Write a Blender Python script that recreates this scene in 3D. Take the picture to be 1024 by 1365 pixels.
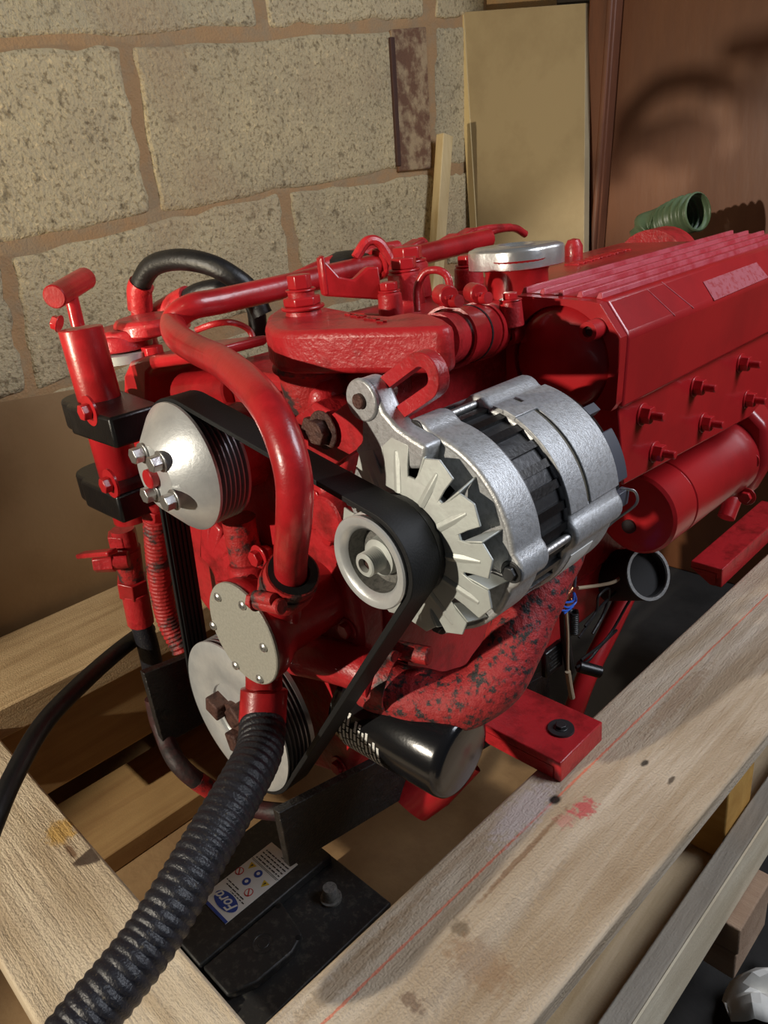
import bpy, bmesh, math, random
from mathutils import Vector, Matrix
random.seed(7)
for o in list(bpy.data.objects): bpy.data.objects.remove(o)
S = bpy.context.scene
COL = S.collection
PI = math.pi

# ------------------------------------------------------------------ camera
F = 1010.0                                    # focal length in pixels of the 1024 x 1365 frame
def _n(v): return Vector(v).normalized()
_zc = _n((-250, 2320, 1010)); _yc = Vector((1141, 562, -1010)).normalized()
_yc = (_yc - _zc * _yc.dot(_zc)).normalized(); _xc = _yc.cross(_zc)
ROT = Matrix((_xc, _yc, _zc))                 # camera space -> world (x across engine, y along crankshaft, z up)
CAM = Vector((.583, -.300, .783))
cd = bpy.data.cameras.new('camera'); cam = bpy.data.objects.new('camera', cd); COL.objects.link(cam)
cam.matrix_world = Matrix.Translation(CAM) @ ROT.to_4x4()
cd.sensor_fit = 'VERTICAL'; cd.sensor_height = 24.0; cd.lens = 24.0 * F / 1365.0
cd.clip_start = 0.01; cd.clip_end = 50
S.camera = cam
# survey helpers: a sighting through the frame, met with a real plane of the scene
def _ray(px, py): return ROT @ Vector((px - 512, -(py - 682.5), -F))
def aX(px, py, x): r = _ray(px, py); return CAM + r * ((x - CAM.x) / r.x)
def aY(px, py, y): r = _ray(px, py); return CAM + r * ((y - CAM.y) / r.y)
def aD(px, py, d): return CAM + _ray(px, py) * (d / F)
def aZ(px, py, z): r = _ray(px, py); return CAM + r * ((z - CAM.z) / r.z)

# ------------------------------------------------------------------ light
S.view_settings.view_transform = 'Standard'; S.view_settings.look = 'None'
S.view_settings.gamma = 1.0; S.view_settings.use_curve_mapping = False
S.view_settings.exposure = 0.0
W = bpy.data.worlds.new('world'); S.world = W; W.use_nodes = True
W.node_tree.nodes['Background'].inputs[0].default_value = (.75, .85, 1, 1)
W.node_tree.nodes['Background'].inputs[1].default_value = .022
def lamp(name, kind, loc, target, energy, color, **kw):
    l = bpy.data.lights.new(name, kind); l.energy = energy; l.color = color
    for k, v in kw.items(): setattr(l, k, v)
    o = bpy.data.objects.new(name, l); COL.objects.link(o); o.location = loc
    o.rotation_euler = (Vector(target) - Vector(loc)).to_track_quat('-Z', 'Y').to_euler()
    return o
lamp('work_lamp', 'SPOT', (-.20, -2.10, 1.16), (.02, .1, .33), 215, (1, .90, .74), shadow_soft_size=.025, spot_size=.58, spot_blend=.25)
lamp('floor_lamp', 'SPOT', (-.44, -1.50, .44), (-.32, .5, 1.08), 105, (1, .86, .62), shadow_soft_size=.03, spot_size=.54, spot_blend=.5)
lamp('garage_doorway_light', 'AREA', (1.5, 1.15, 1.75), (.25, .35, .4), 43, (.86, .91, 1), shape='RECTANGLE', size=.9, size_y=1.0)
lamp('added_wall_light', 'SPOT', (.35, -.75, 1.45), (-.64, .42, .95), 13, (1, .82, .54), shadow_soft_size=.05, spot_size=.86, spot_blend=.45)  # added unseen spot that brightens the left wall; its cone spares the door

# ------------------------------------------------------------------ mesh helpers
class MB:
    """collects shapes, linked as one mesh object by build()"""
    def __init__(s): s.bm = bmesh.new()
    def face(s, pts):
        return s.bm.faces.new([s.bm.verts.new(Vector(p)) for p in pts])
    def box(s, lo, hi):
        lo = Vector(lo); hi = Vector(hi); c = (lo + hi) / 2; h = (hi - lo) / 2
        return s.obox(c, (h.x, 0, 0), (0, h.y, 0), (0, 0, h.z))
    def obox(s, c, a, b, d):
        c, a, b, d = Vector(c), Vector(a), Vector(b), Vector(d)
        v = [s.bm.verts.new(c + a * i + b * j + d * k) for i in (-1, 1) for j in (-1, 1) for k in (-1, 1)]
        for q in ((0, 1, 3, 2), (4, 6, 7, 5), (0, 4, 5, 1), (2, 3, 7, 6), (0, 2, 6, 4), (1, 5, 7, 3)):
            s.bm.faces.new([v[i] for i in q])
        return s
    def bar(s, p0, p1, w, h, up=(0, 0, 1)):
        p0, p1 = Vector(p0), Vector(p1); d = p1 - p0; u = Vector(up); u = (u - d * (u.dot(d) / d.length_squared)).normalized()
        r = d.normalized().cross(u)
        return s.obox((p0 + p1) / 2, d / 2, r * w / 2, u * h / 2)
    def lathe(s, prof, o, d, seg=32, a0=0, a1=2 * PI):
        o = Vector(o); d = Vector(d).normalized()
        u = d.orthogonal().normalized() if abs(d.y) < .99 else Vector((1, 0, 0)); w = d.cross(u)
        full = abs(a1 - a0 - 2 * PI) < 1e-6; n = seg if full else seg + 1
        rings = []
        for t, r in prof:
            if r < 1e-6: rings.append([s.bm.verts.new(o + d * t)])
            else: rings.append([s.bm.verts.new(o + d * t + (u * math.cos(a0 + (a1 - a0) * i / seg) + w * math.sin(a0 + (a1 - a0) * i / seg)) * r) for i in range(n)])
        m = n if full else n - 1
        for A, B in zip(rings, rings[1:]):
            for i in range(m):
                j = (i + 1) % n
                if len(A) == 1 and len(B) == 1: continue
                if len(A) == 1: s.bm.faces.new((A[0], B[j], B[i]))
                elif len(B) == 1: s.bm.faces.new((A[i], A[j], B[0]))
                else: s.bm.faces.new((A[i], A[j], B[j], B[i]))
        return s
    def cyl(s, p0, p1, r0, r1=None, seg=24, ch=0):
        p0, p1 = Vector(p0), Vector(p1); r1 = r0 if r1 is None else r1; L = (p1 - p0).length
        if ch: pr = [(0, 0), (0, r0 - ch), (ch, r0), (L - ch, r1), (L, r1 - ch), (L, 0)]
        else: pr = [(0, 0), (0, r0), (L, r1), (L, 0)]
        return s.lathe(pr, p0, p1 - p0, seg)
    def tube(s, pts, r, seg=16, step=6, cap=True, smooth=True, rf=None):
        P = spline(pts, step) if smooth else [Vector(p) for p in pts]
        T = [(P[min(i + 1, len(P) - 1)] - P[max(i - 1, 0)]).normalized() for i in range(len(P))]
        u = T[0].orthogonal().normalized(); rings = []; L = 0
        for i, p in enumerate(P):
            u = (u - T[i] * u.dot(T[i])).normalized(); w = T[i].cross(u)
            if i: L += (p - P[i - 1]).length
            rr = rf(L, i / (len(P) - 1)) if rf else r
            rings.append([s.bm.verts.new(p + (u * math.cos(2 * PI * k / seg) + w * math.sin(2 * PI * k / seg)) * rr) for k in range(seg)])
        for A, B in zip(rings, rings[1:]):
            for k in range(seg): s.bm.faces.new((A[k], A[(k + 1) % seg], B[(k + 1) % seg], B[k]))
        if cap: s.bm.faces.new(rings[0][::-1]); s.bm.faces.new(rings[-1])
        return s
    def prism(s, pts, vec):
        a = [s.bm.verts.new(Vector(p)) for p in pts]; b = [s.bm.verts.new(Vector(p) + Vector(vec)) for p in pts]
        n = len(a); s.bm.faces.new(a[::-1]); s.bm.faces.new(b)
        for i in range(n): s.bm.faces.new((a[i], a[(i + 1) % n], b[(i + 1) % n], b[i]))
        return s
    def ringplate(s, outer, inner, vec):
        """plate with a hole: outer and inner loops with the same count"""
        vec = Vector(vec); n = len(outer)
        L = [[s.bm.verts.new(Vector(p) + o) for p in q] for q in (outer, inner) for o in (Vector(), vec)]
        oa, ob, ia, ib = L
        for i in range(n):
            j = (i + 1) % n
            for A, B in ((oa, ob), (ob, ib), (ib, ia), (ia, oa)): s.bm.faces.new((A[i], A[j], B[j], B[i]))
        return s
    def mesh(s, name, smooth=35):
        bmesh.ops.recalc_face_normals(s.bm, faces=s.bm.faces[:])
        me = bpy.data.meshes.new(name); s.bm.to_mesh(me); s.bm.free()
        if smooth:
            me.shade_smooth(); me.set_sharp_from_angle(angle=math.radians(smooth))
        return me
    def build(s, name, mat, parent=None, bevel=0, smooth=35, label=None, seg=2):
        me = s.mesh(name, smooth); me.materials.append(mat)
        return link(name, me, parent, bevel, label, seg)
def link(name, me, parent=None, bevel=0, label=None, seg=2, mw=None):
    o = bpy.data.objects.new(name, me); COL.objects.link(o)
    if mw is not None: o.matrix_world = mw
    if parent is not None:
        o.parent = parent; o.matrix_parent_inverse = WORLD[parent.name].inverted()
    WORLD[o.name] = mw.copy() if mw is not None else Matrix()
    if bevel:
        b = o.modifiers.new('bevel', 'BEVEL'); b.width = bevel; b.segments = seg; b.limit_method = 'ANGLE'; b.angle_limit = math.radians(35)
        b.harden_normals = False
    if label: o['label'] = label
    return o
WORLD = {}
def spline(pts, step=6):
    P = [Vector(p) for p in pts]; Q = []
    E = [P[0] * 2 - P[1]] + P + [P[-1] * 2 - P[-2]]
    for i in range(1, len(E) - 2):
        a, b, c, d = E[i - 1], E[i], E[i + 1], E[i + 2]
        for k in range(step):
            t = k / step
            Q.append(.5 * ((2 * b) + (c - a) * t + (2 * a - 5 * b + 4 * c - d) * t * t + (3 * b - a - 3 * c + d) * t ** 3))
    Q.append(P[-1]); return Q
def thing(name, label, cat, loc, group=None):
    o = bpy.data.objects.new(name, None); COL.objects.link(o); o.location = loc; o.empty_display_size = .05
    WORLD[o.name] = Matrix.Translation(Vector(loc))
    return tag(o, label, cat, group)
def tag(o, label, cat, group=None):
    o['label'] = label; o['category'] = cat
    if group: o['group'] = group
    return o
def struct(o): o['kind'] = 'structure'; return o
def frame(loc, d):
    """matrix whose local +Z points along d"""
    return Matrix.Translation(Vector(loc)) @ Vector(d).to_track_quat('Z', 'Y').to_matrix().to_4x4()

# ------------------------------------------------------------------ materials
def mat(name, col, rough=.5, metal=0, bump=0, bscale=60, var=0, vscale=8, col2=None, coat=0, spec=.5, c2pos=(.45, .6), bump2=0, b2scale=400, coords='Object', stretch=None, rvar=0):
    m = bpy.data.materials.new(name); m.use_nodes = True; nt = m.node_tree; N = nt.nodes; L = nt.links
    b = N['Principled BSDF']; b.inputs['Base Color'].default_value = (*col, 1); b.inputs['Roughness'].default_value = rough
    b.inputs['Metallic'].default_value = metal; b.inputs['Coat Weight'].default_value = coat; b.inputs['Coat Roughness'].default_value = .12
    b.inputs['Specular IOR Level'].default_value = spec
    tc = N.new('ShaderNodeTexCoord'); src = tc.outputs[coords]
    if stretch:
        mp = N.new('ShaderNodeMapping'); mp.inputs['Scale'].default_value = stretch; L.new(src, mp.inputs[0]); src = mp.outputs[0]
    cout = None
    if col2 or var:
        n = N.new('ShaderNodeTexNoise'); n.inputs['Scale'].default_value = vscale; n.inputs['Detail'].default_value = 8; n.inputs['Roughness'].default_value = .65
        L.new(src, n.inputs['Vector'])
        r = N.new('ShaderNodeValToRGB'); r.color_ramp.elements[0].position = c2pos[0]; r.color_ramp.elements[1].position = c2pos[1]
        L.new(n.outputs[0], r.inputs[0])
        c2 = col2 or tuple(c * (1 - var) for c in col)
        r.color_ramp.elements[0].color = (*col, 1); r.color_ramp.elements[1].color = (*c2, 1)
        L.new(r.outputs[0], b.inputs['Base Color']); cout = r.outputs[0]
        if rvar:
            mr = N.new('ShaderNodeMapRange'); mr.inputs['From Min'].default_value = .3; mr.inputs['From Max'].default_value = .7
            mr.inputs['To Min'].default_value = rough - rvar; mr.inputs['To Max'].default_value = rough + rvar
            L.new(n.outputs[0], mr.inputs[0]); L.new(mr.outputs[0], b.inputs['Roughness'])
    last = None
    for st, sc in ((bump, bscale), (bump2, b2scale)):
        if not st: continue
        n = N.new('ShaderNodeTexNoise'); n.inputs['Scale'].default_value = sc; n.inputs['Detail'].default_value = 4; L.new(src, n.inputs['Vector'])
        bp = N.new('ShaderNodeBump'); bp.inputs['Strength'].default_value = st; bp.inputs['Distance'].default_value = .004
        L.new(n.outputs[0], bp.inputs['Height'])
        if last: L.new(last, bp.inputs['Normal'])
        last = bp.outputs[0]
    if last: L.new(last, b.inputs['Normal'])
    m['src'] = 1
    return m
RED = mat('red_engine_paint', (.46, .015, .020), .32, 0, .10, 90, col2=(.30, .010, .012), vscale=14, coat=.25, bump2=.05, b2scale=500)
REDC = mat('red_painted_casting', (.46, .019, .024), .38, 0, .28, 120, col2=(.20, .010, .010), vscale=26, c2pos=(.50, .68), coat=.15, bump2=.12, b2scale=420)
REDS = mat('red_smooth_paint', (.44, .014, .018), .30, 0, .05, 40, col2=(.36, .012, .016), vscale=7, coat=.3, bump2=.05, b2scale=900)
RIB = mat('red_paint_painted_sheen', (.52, .085, .11), .42, 0, .08, 300, col2=(.44, .03, .045), vscale=30, coat=.1)  # paler pink puts the sheen on the tank ribs into the colour
REDHOSE = mat('red_paint_cracked_over_black_rubber', (.36, .022, .024), .6, 0, .45, 190, col2=(.022, .020, .020), vscale=120, c2pos=(.50, .60), bump2=.25, b2scale=700)
REDDIRTY = mat('worn_red_paint', (.40, .020, .020), .5, 0, .35, 140, col2=(.05, .03, .028), vscale=45, c2pos=(.50, .60), bump2=.2, b2scale=500)
BLACK = mat('black_rubber', (.008, .008, .009), .45, 0, .15, 200, var=.4, vscale=30)
BELT = mat('black_belt_rubber', (.007, .007, .0075), .62, 0, .1, 600, spec=.35)
DUSTY = mat('dusty_black_rubber', (.013, .013, .018), .42, 0, .25, 500, col2=(.10, .085, .06), vscale=330, c2pos=(.60, .72))
BPL = mat('black_plastic', (.006, .006, .0065), .34, 0, .08, 300, col2=(.014, .013, .012), vscale=60, c2pos=(.5, .8))
GLOSSB = mat('glossy_black_paint', (.008, .008, .009), .2, 0, .03, 300, coat=.4)
BATT = mat('dusty_black_battery_case', (.018, .018, .018), .5, 0, .1, 300, col2=(.09, .082, .065), vscale=120, c2pos=(.52, .8))
BSTEEL = mat('rough_black_painted_steel', (.008, .007, .0065), .5, .0, .6, 90, col2=(.03, .02, .014), vscale=50, c2pos=(.5, .75), bump2=.4, b2scale=400)
ALU = mat('cast_aluminium', (.48, .49, .50), .42, .45, .10, 500, col2=(.36, .36, .36), vscale=260, c2pos=(.45, .65), bump2=.12, b2scale=1200)
ALUB = mat('bright_turned_aluminium', (.72, .74, .74), .34, .55, .04, 300, col2=(.58, .60, .61), vscale=40, c2pos=(.4, .7), bump2=.03, b2scale=900)
ZINC = mat('zinc_plated_steel', (.52, .55, .52), .5, .30, .06, 200, col2=(.46, .47, .45), vscale=60, c2pos=(.42, .7))
DULLD = mat('dark_speckled_metal', (.20, .195, .18), .5, .4, .12, 700, col2=(.10, .10, .095), vscale=300, c2pos=(.45, .65))
DULL = mat('dull_speckled_metal', (.46, .45, .39), .5, .35, .12, 700, col2=(.36, .35, .30), vscale=420, c2pos=(.40, .68))
GRIME = mat('oily_brown_grime', (.10, .085, .055), .6, .2, .2, 300)
GROOVE = mat('rubber_rubbed_groove_metal', (.34, .34, .345), .35, .7, .05, 300)
RUST = mat('rusty_bolt_steel', (.10, .045, .034), .6, .3, .5, 300, col2=(.05, .02, .016), vscale=120)
CHROME = mat('chrome', (.85, .86, .85), .26, .85, .10, 90)
STEEL = mat('bare_steel', (.55, .55, .54), .35, .9, .1, 300)
DARKM = mat('dark_grey_metal', (.05, .05, .052), .4, .5, .1, 200)
DARKS = mat('shade_black_metal', (.012, .011, .011), .7)  # black for the solenoid, its hollow's shade put into the colour
DARK = mat('oily_dark_casting', (.05, .012, .012), .6, 0, .4, 90, col2=(.015, .01, .01), vscale=30)
MDF = mat('mdf_board', (.42, .335, .20), .8, 0, .03, 400, col2=(.37, .29, .17), vscale=6)
MDFE = mat('mdf_edge', (.66, .52, .27), .8, 0, .1, 300)
HARD = mat('brown_hardboard', (.30, .19, .09), .6, 0, .05, 200, col2=(.25, .155, .07), vscale=5)
MORTAR = mat('orange_mortar', (.42, .26, .13), .95, 0, .7, 60, col2=(.36, .26, .155), vscale=14, bump2=.5, b2scale=260)
DOOR = mat('brown_varnished_ply', (.20, .075, .028), .45, 0, .08, 60, col2=(.13, .045, .018), vscale=5, stretch=(1, 1, .25), c2pos=(.35, .65))
FRAME = mat('red_brown_door_frame', (.17, .060, .028), .5, 0, .1, 60, col2=(.10, .035, .018), vscale=12, stretch=(1, 1, .2))
DARKWOOD = mat('near_black_timber', (.022, .015, .012), .7, 0, .2, 60)
FLOOR = mat('dark_dusty_floor', (.022, .020, .018), .8, 0, .2, 60, var=.5, vscale=7)
PLY = mat('tan_ply_sheet', (.36, .23, .11), .7, 0, .15, 120, col2=(.28, .17, .08), vscale=9, c2pos=(.4, .6))
WHITE = mat('white_label', (.78, .78, .74), .5, 0, 0)
BLUE = mat('label_blue', (.02, .06, .32), .5)
YEL = mat('label_yellow', (.70, .48, .03), .5)
INK = mat('label_ink', (.03, .03, .03), .6)
REDINK = mat('label_red', (.55, .03, .03), .6)
BLUEW = mat('blue_wire_insulation', (.02, .12, .60), .4)
COPPER = mat('copper_wire', (.65, .30, .14), .35, .9)
TANW = mat('tan_wire', (.42, .33, .22), .5)
PAPER = mat('crumpled_white_plastic', (.80, .78, .72), .6, 0, .1, 100)
GREEN = mat('translucent_green_hose', (.10, .15, .08), .4, 0)
GREYT = mat('grey_plastic', (.075, .08, .10), .45)

def block_mat(name, c1, c2):
    m = mat(name, c1, .95, 0, .55, 60, col2=c2, vscale=7, c2pos=(.35, .65), bump2=.8, b2scale=190)
    nt = m.node_tree; N = nt.nodes; L = nt.links; b = N['Principled BSDF']
    for n in N:
        if n.type == 'BUMP': n.inputs['Distance'].default_value = .006
    tc = [n for n in N if n.type == 'TEX_COORD'][0]
    old = b.inputs['Base Color'].links[0].from_socket
    # dark open pits and pale aggregate grains
    for sc, p0, p1, col, fac, inv in ((62, .31, .43, (.22, .19, .15, 1), .6, 0), (150, .36, .46, (.30, .26, .20, 1), .6, 0), (95, .60, .68, (1.45, 1.4, 1.3, 1), .7, 1)):
        v = N.new('ShaderNodeTexNoise'); v.inputs['Scale'].default_value = sc; v.inputs['Detail'].default_value = 4; v.inputs['Roughness'].default_value = .6
        L.new(tc.outputs['Object'], v.inputs['Vector'])
        r = N.new('ShaderNodeValToRGB'); r.color_ramp.elements[0].position = p0; r.color_ramp.elements[1].position = p1
        r.color_ramp.elements[0].color = (1, 1, 1, 1) if inv else col; r.color_ramp.elements[1].color = col if inv else (1, 1, 1, 1); L.new(v.outputs[0], r.inputs[0])
        mx = N.new('ShaderNodeMix'); mx.data_type = 'RGBA'; mx.blend_type = 'MULTIPLY'; mx.inputs[0].default_value = fac
        L.new(old, mx.inputs[6]); L.new(r.outputs[0], mx.inputs[7]); old = mx.outputs[2]
    # mortar smeared over the face in soft bands
    v = N.new('ShaderNodeTexNoise'); v.inputs['Scale'].default_value = 3.5; v.inputs['Detail'].default_value = 5; L.new(tc.outputs['Object'], v.inputs['Vector'])
    r = N.new('ShaderNodeValToRGB'); r.color_ramp.elements[0].position = .56; r.color_ramp.elements[1].position = .74; r.color_ramp.elements[0].color = (0, 0, 0, 1); r.color_ramp.elements[1].color = (.65, .65, .65, 1); L.new(v.outputs[0], r.inputs[0])
    mx = N.new('ShaderNodeMix'); mx.data_type = 'RGBA'; L.new(r.outputs[0], mx.inputs[0]); L.new(old, mx.inputs[6]); mx.inputs[7].default_value = (.50, .36, .21, 1)
    L.new(mx.outputs[2], b.inputs['Base Color'])
    return m
BLOCK = [block_mat('concrete_block_a', (.60, .49, .29), (.46, .38, .24)), block_mat('concrete_block_b', (.64, .53, .32), (.50, .41, .26)),
         block_mat('concrete_block_c', (.57, .48, .30), (.45, .38, .25))]

def wood(name, light, dark, axis, rough=.75, fuzz=.5, gs=1.0, marks=None):
    """sawn timber: grain stretched along one axis, furry saw marks; marks = extra flat stains (x,y,radius,colour) or a chalk line"""
    m = bpy.data.materials.new(name); m.use_nodes = True; nt = m.node_tree; N = nt.nodes; L = nt.links; b = N['Principled BSDF']
    b.inputs['Roughness'].default_value = rough; b.inputs['Specular IOR Level'].default_value = .25
    tc = N.new('ShaderNodeTexCoord'); mp = N.new('ShaderNodeMapping'); L.new(tc.outputs['Object'], mp.inputs[0])
    sc = [14 * gs] * 3; sc['xyz'.index(axis)] = 1.3 * gs; mp.inputs['Scale'].default_value = sc
    n1 = N.new('ShaderNodeTexNoise'); n1.inputs['Scale'].default_value = 2.2; n1.inputs['Detail'].default_value = 9; n1.inputs['Roughness'].default_value = .6; n1.inputs['Distortion'].default_value = .7
    L.new(mp.outputs[0], n1.inputs['Vector'])
    r1 = N.new('ShaderNodeValToRGB'); r1.color_ramp.elements[0].position = .36; r1.color_ramp.elements[1].position = .62
    r1.color_ramp.elements[0].color = (*dark, 1); r1.color_ramp.elements[1].color = (*light, 1); L.new(n1.outputs[0], r1.inputs[0])
    n3 = N.new('ShaderNodeTexNoise'); n3.inputs['Scale'].default_value = 7; n3.inputs['Detail'].default_value = 4; L.new(tc.outputs['Object'], n3.inputs['Vector'])
    mx = N.new('ShaderNodeMix'); mx.data_type = 'RGBA'; mx.blend_type = 'MULTIPLY'; mx.inputs[0].default_value = .5
    r3 = N.new('ShaderNodeValToRGB'); r3.color_ramp.elements[0].position = .35; r3.color_ramp.elements[1].position = .6; r3.color_ramp.elements[0].color = (.62, .55, .48, 1)
    L.new(n3.outputs[0], r3.inputs[0]); L.new(r1.outputs[0], mx.inputs[6]); L.new(r3.outputs[0], mx.inputs[7])
    out = mx.outputs[2]
    if marks:
        sep = N.new('ShaderNodeSeparateXYZ'); L.new(tc.outputs['Object'], sep.inputs[0])
        def math_(op, a, c=None):
            q = N.new('ShaderNodeMath'); q.operation = op
            for i, v in ((0, a), (1, c)):
                if v is None: continue
                if isinstance(v, (int, float)): q.inputs[i].default_value = v
                else: L.new(v, q.inputs[i])
            return q.outputs[0]
        nz = N.new('ShaderNodeTexNoise'); nz.inputs['Scale'].default_value = 160; L.new(tc.outputs['Object'], nz.inputs['Vector'])
        for kind, x, y, rx, ry, c, hard in marks:
            if kind == 'line':      # x = x0 + slope * y
                d = math_('ABSOLUTE', math_('SUBTRACT', sep.outputs[0], math_('ADD', math_('MULTIPLY', sep.outputs[1], y), x)))
                d = math_('DIVIDE', d, rx)
            else:
                dx = math_('DIVIDE', math_('SUBTRACT', sep.outputs[0], x), rx); dy = math_('DIVIDE', math_('SUBTRACT', sep.outputs[1], y), ry)
                d = math_('SQRT', math_('ADD', math_('MULTIPLY', dx, dx), math_('MULTIPLY', dy, dy)))
            d = math_('ADD', d, math_('MULTIPLY', math_('SUBTRACT', nz.outputs[0], .5), hard))
            k = N.new('ShaderNodeMapRange'); k.inputs['From Min'].default_value = 1.0; k.inputs['From Max'].default_value = .55
            k.inputs['To Min'].default_value = 0; k.inputs['To Max'].default_value = c[3]; L.new(d, k.inputs[0])
            mm = N.new('ShaderNodeMix'); mm.data_type = 'RGBA'; L.new(k.outputs[0], mm.inputs[0]); L.new(out, mm.inputs[6]); mm.inputs[7].default_value = (*c[:3], 1); out = mm.outputs[2]
    L.new(out, b.inputs['Base Color'])
    n2 = N.new('ShaderNodeTexNoise'); n2.inputs['Scale'].default_value = 11; n2.inputs['Detail'].default_value = 7; n2.inputs['Roughness'].default_value = .7
    L.new(mp.outputs[0], n2.inputs['Vector'])
    bp = N.new('ShaderNodeBump'); bp.inputs['Strength'].default_value = fuzz; bp.inputs['Distance'].default_value = .005; L.new(n2.outputs[0], bp.inputs['Height'])
    n4 = N.new('ShaderNodeTexNoise'); n4.inputs['Scale'].default_value = 420; n4.inputs['Detail'].default_value = 3; L.new(tc.outputs['Object'], n4.inputs['Vector'])
    b2 = N.new('ShaderNodeBump'); b2.inputs['Strength'].default_value = fuzz * .6; b2.inputs['Distance'].default_value = .003; L.new(n4.outputs[0], b2.inputs['Height']); L.new(bp.outputs[0], b2.inputs['Normal'])
    L.new(b2.outputs[0], b.inputs['Normal'])
    return m
def zc(px, py, z=.2): p = aZ(px, py, z); return p.x, p.y
_l0 = zc(430, 1365); _l1 = zc(740, 1066); _sl = (_l1[0] - _l0[0]) / (_l1[1] - _l0[1])
MK = [('line', _l0[0] - _sl * _l0[1], _sl, .0016, 0, (.80, .20, .11, .75), 1.6),
      ('dot', *zc(778, 1077), .012, .016, (.60, .06, .08, .75), 2.2), ('dot', *zc(752, 1094), .010, .012, (.62, .16, .16, .4), 2.5),
      ('dot', *zc(700, 1080), .02, .06, (.70, .60, .58, .6), 1.5),
      ('dot', *zc(860, 1017), .004, .007, (.03, .025, .02, .9), .8), ('dot', *zc(895, 1040), .003, .009, (.05, .03, .02, .8), .8),
      ('dot', *zc(613, 1237), .010, .010, (.22, .16, .10, .8), 1.2), ('dot', *zc(640, 1285), .035, .022, (.36, .22, .12, .6), 1.5),
      ('dot', *zc(697, 1140), .0035, .085, (.26, .15, .08, .75), 1.1), ('dot', *zc(655, 1255), .012, .11, (.36, .29, .22, .4), 2.6), ('dot', *zc(585, 1170), .005, .14, (.40, .27, .16, .5), 1.3), ('dot', *zc(905, 930), .012, .10, (.38, .25, .15, .55), 1.5), ('dot', *zc(470, 1290), .010, .10, (.36, .24, .13, .5), 1.5), ('dot', *zc(550, 1335), .012, .008, (.14, .07, .04, .6), 2), ('dot', *zc(740, 1066), .0065, .0085, (.015, .01, .008, .96), .3)]  # last dot paints the dark inside of a hole in the beam
PINE = wood('sawn_pine_beam', (.74, .63, .49), (.50, .38, .25), 'y', fuzz=.75, marks=MK)
PINE2 = wood('sawn_pine_far_beam', (.66, .49, .28), (.46, .32, .17), 'y')
_k = aZ(95, 1135, .1775)
PINEX = wood('sawn_pine_cross_plank', (.86, .73, .54), (.64, .50, .33), 'x', fuzz=.9, marks=[('dot', aZ(82, 1108, .1775).x, aZ(82, 1108, .1775).y, .022, .02, (.62, .36, .07, .8), 1.2), ('dot', _k.x, _k.y, .018, .004, (.16, .07, .03, .85), .6)])
PINED = wood('planed_tan_board', (.44, .28, .12), (.34, .20, .085), 'y', fuzz=.15)
PINEY = wood('yellow_ply_board', (.62, .36, .10), (.52, .28, .07), 'x', fuzz=.1)
GREYW = wood('grey_board_edge', (.40, .36, .30), (.25, .22, .18), 'y', fuzz=.4)
TANB = wood('speckled_tan_board', (.66, .52, .34), (.50, .37, .21), 'y', fuzz=.35)
CREAM = wood('pale_cream_board_face', (.88, .80, .62), (.72, .63, .46), 'y', fuzz=.2)
PINK = wood('pinkish_sawn_timber', (.48, .34, .24), (.38, .25, .17), 'x', fuzz=.3)
STICKM = wood('pale_new_timber', (.72, .58, .33), (.60, .45, .22), 'z', fuzz=.1)

# ------------------------------------------------------------------ setting
FZ = -.12
XW = -.64
fl = MB().box((XW - .2, -1.6, FZ - .05), (1.6, 1.6, FZ)).build('floor', FLOOR); struct(fl)
# block wall: a mortar body with every block its own piece
wl = MB().box((XW - .12, -1.8, FZ), (XW - .0025, 1.30, 1.75)).build('wall_left', MORTAR); struct(wl)
def wallp(px, py): p = aX(px, py, XW); return (p.y, p.z)
L1 = [(-260, 75), (0, 62), (300, 47), (520, 35), (574, 30), (640, 28)]
L2 = [(-260, 385), (0, 336), (120, 314), (265, 276), (400, 243), (530, 231), (574, 226), (640, 222)]
L3 = [(-260, 640), (0, 545), (200, 470), (400, 400), (640, 350)]
def lerp_line(Ln, px):
    for (x0, y0), (x1, y1) in zip(Ln, Ln[1:]):
        if px <= x1: return y0 + (y1 - y0) * (px - x0) / (x1 - x0)
    return Ln[-1][1]
def block_piece(corners, proud, m):
    # corners: four (y,z) on the wall, slightly roughened outline
    pts = []
    for i in range(4):
        a, b = corners[i], corners[(i + 1) % 4]
        n = 11
        for k in range(n):
            t = k / n; j = .001 if k == 0 else .0045
            pts.append((a[0] + (b[0] - a[0]) * t + random.uniform(-j, j), a[1] + (b[1] - a[1]) * t + random.uniform(-j, j)))
    mb = MB(); mb.prism([(XW - .03, y, z) for y, z in pts], (.03 + proud, 0, 0))
    mb.build('block', m, wl, bevel=.009, smooth=60, seg=3)
G = 7   # half a joint in the photo's pixels
def row(top, bot, cuts, mats):
    for i in range(len(cuts) - 1):
        (at, ab), (bt, bb) = cuts[i], cuts[i + 1]
        g0 = G if i else 0; g1 = G
        c = [wallp(at + g0, top(at) + G), wallp(bt - g1, top(bt) + G), wallp(bb - g1, bot(bb) - G), wallp(ab + g0, bot(ab) - G)]
        block_piece(c, random.uniform(0, .003), BLOCK[mats[i % len(mats)]])
f1 = lambda x: lerp_line(L1, x); f2 = lambda x: lerp_line(L2, x); f3 = lambda x: lerp_line(L3, x)
row(lambda x: f1(x) - 330, f1, [(-260, -150), (300, 352), (574, 574), (650, 652)], [2, 1, 0])
row(f1, f2, [(-255, -215), (168, 208), (574, 574), (655, 655)], [1, 0, 2])
row(f2, f3, [(-255, -215), (5, 42), (378, 402), (585, 590), (660, 660)], [2, 1, 0, 1])
row(f3, lambda x: f3(x) + 300, [(-255, -215), (190, 230), (560, 570), (660, 660)], [1, 2, 0])
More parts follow.
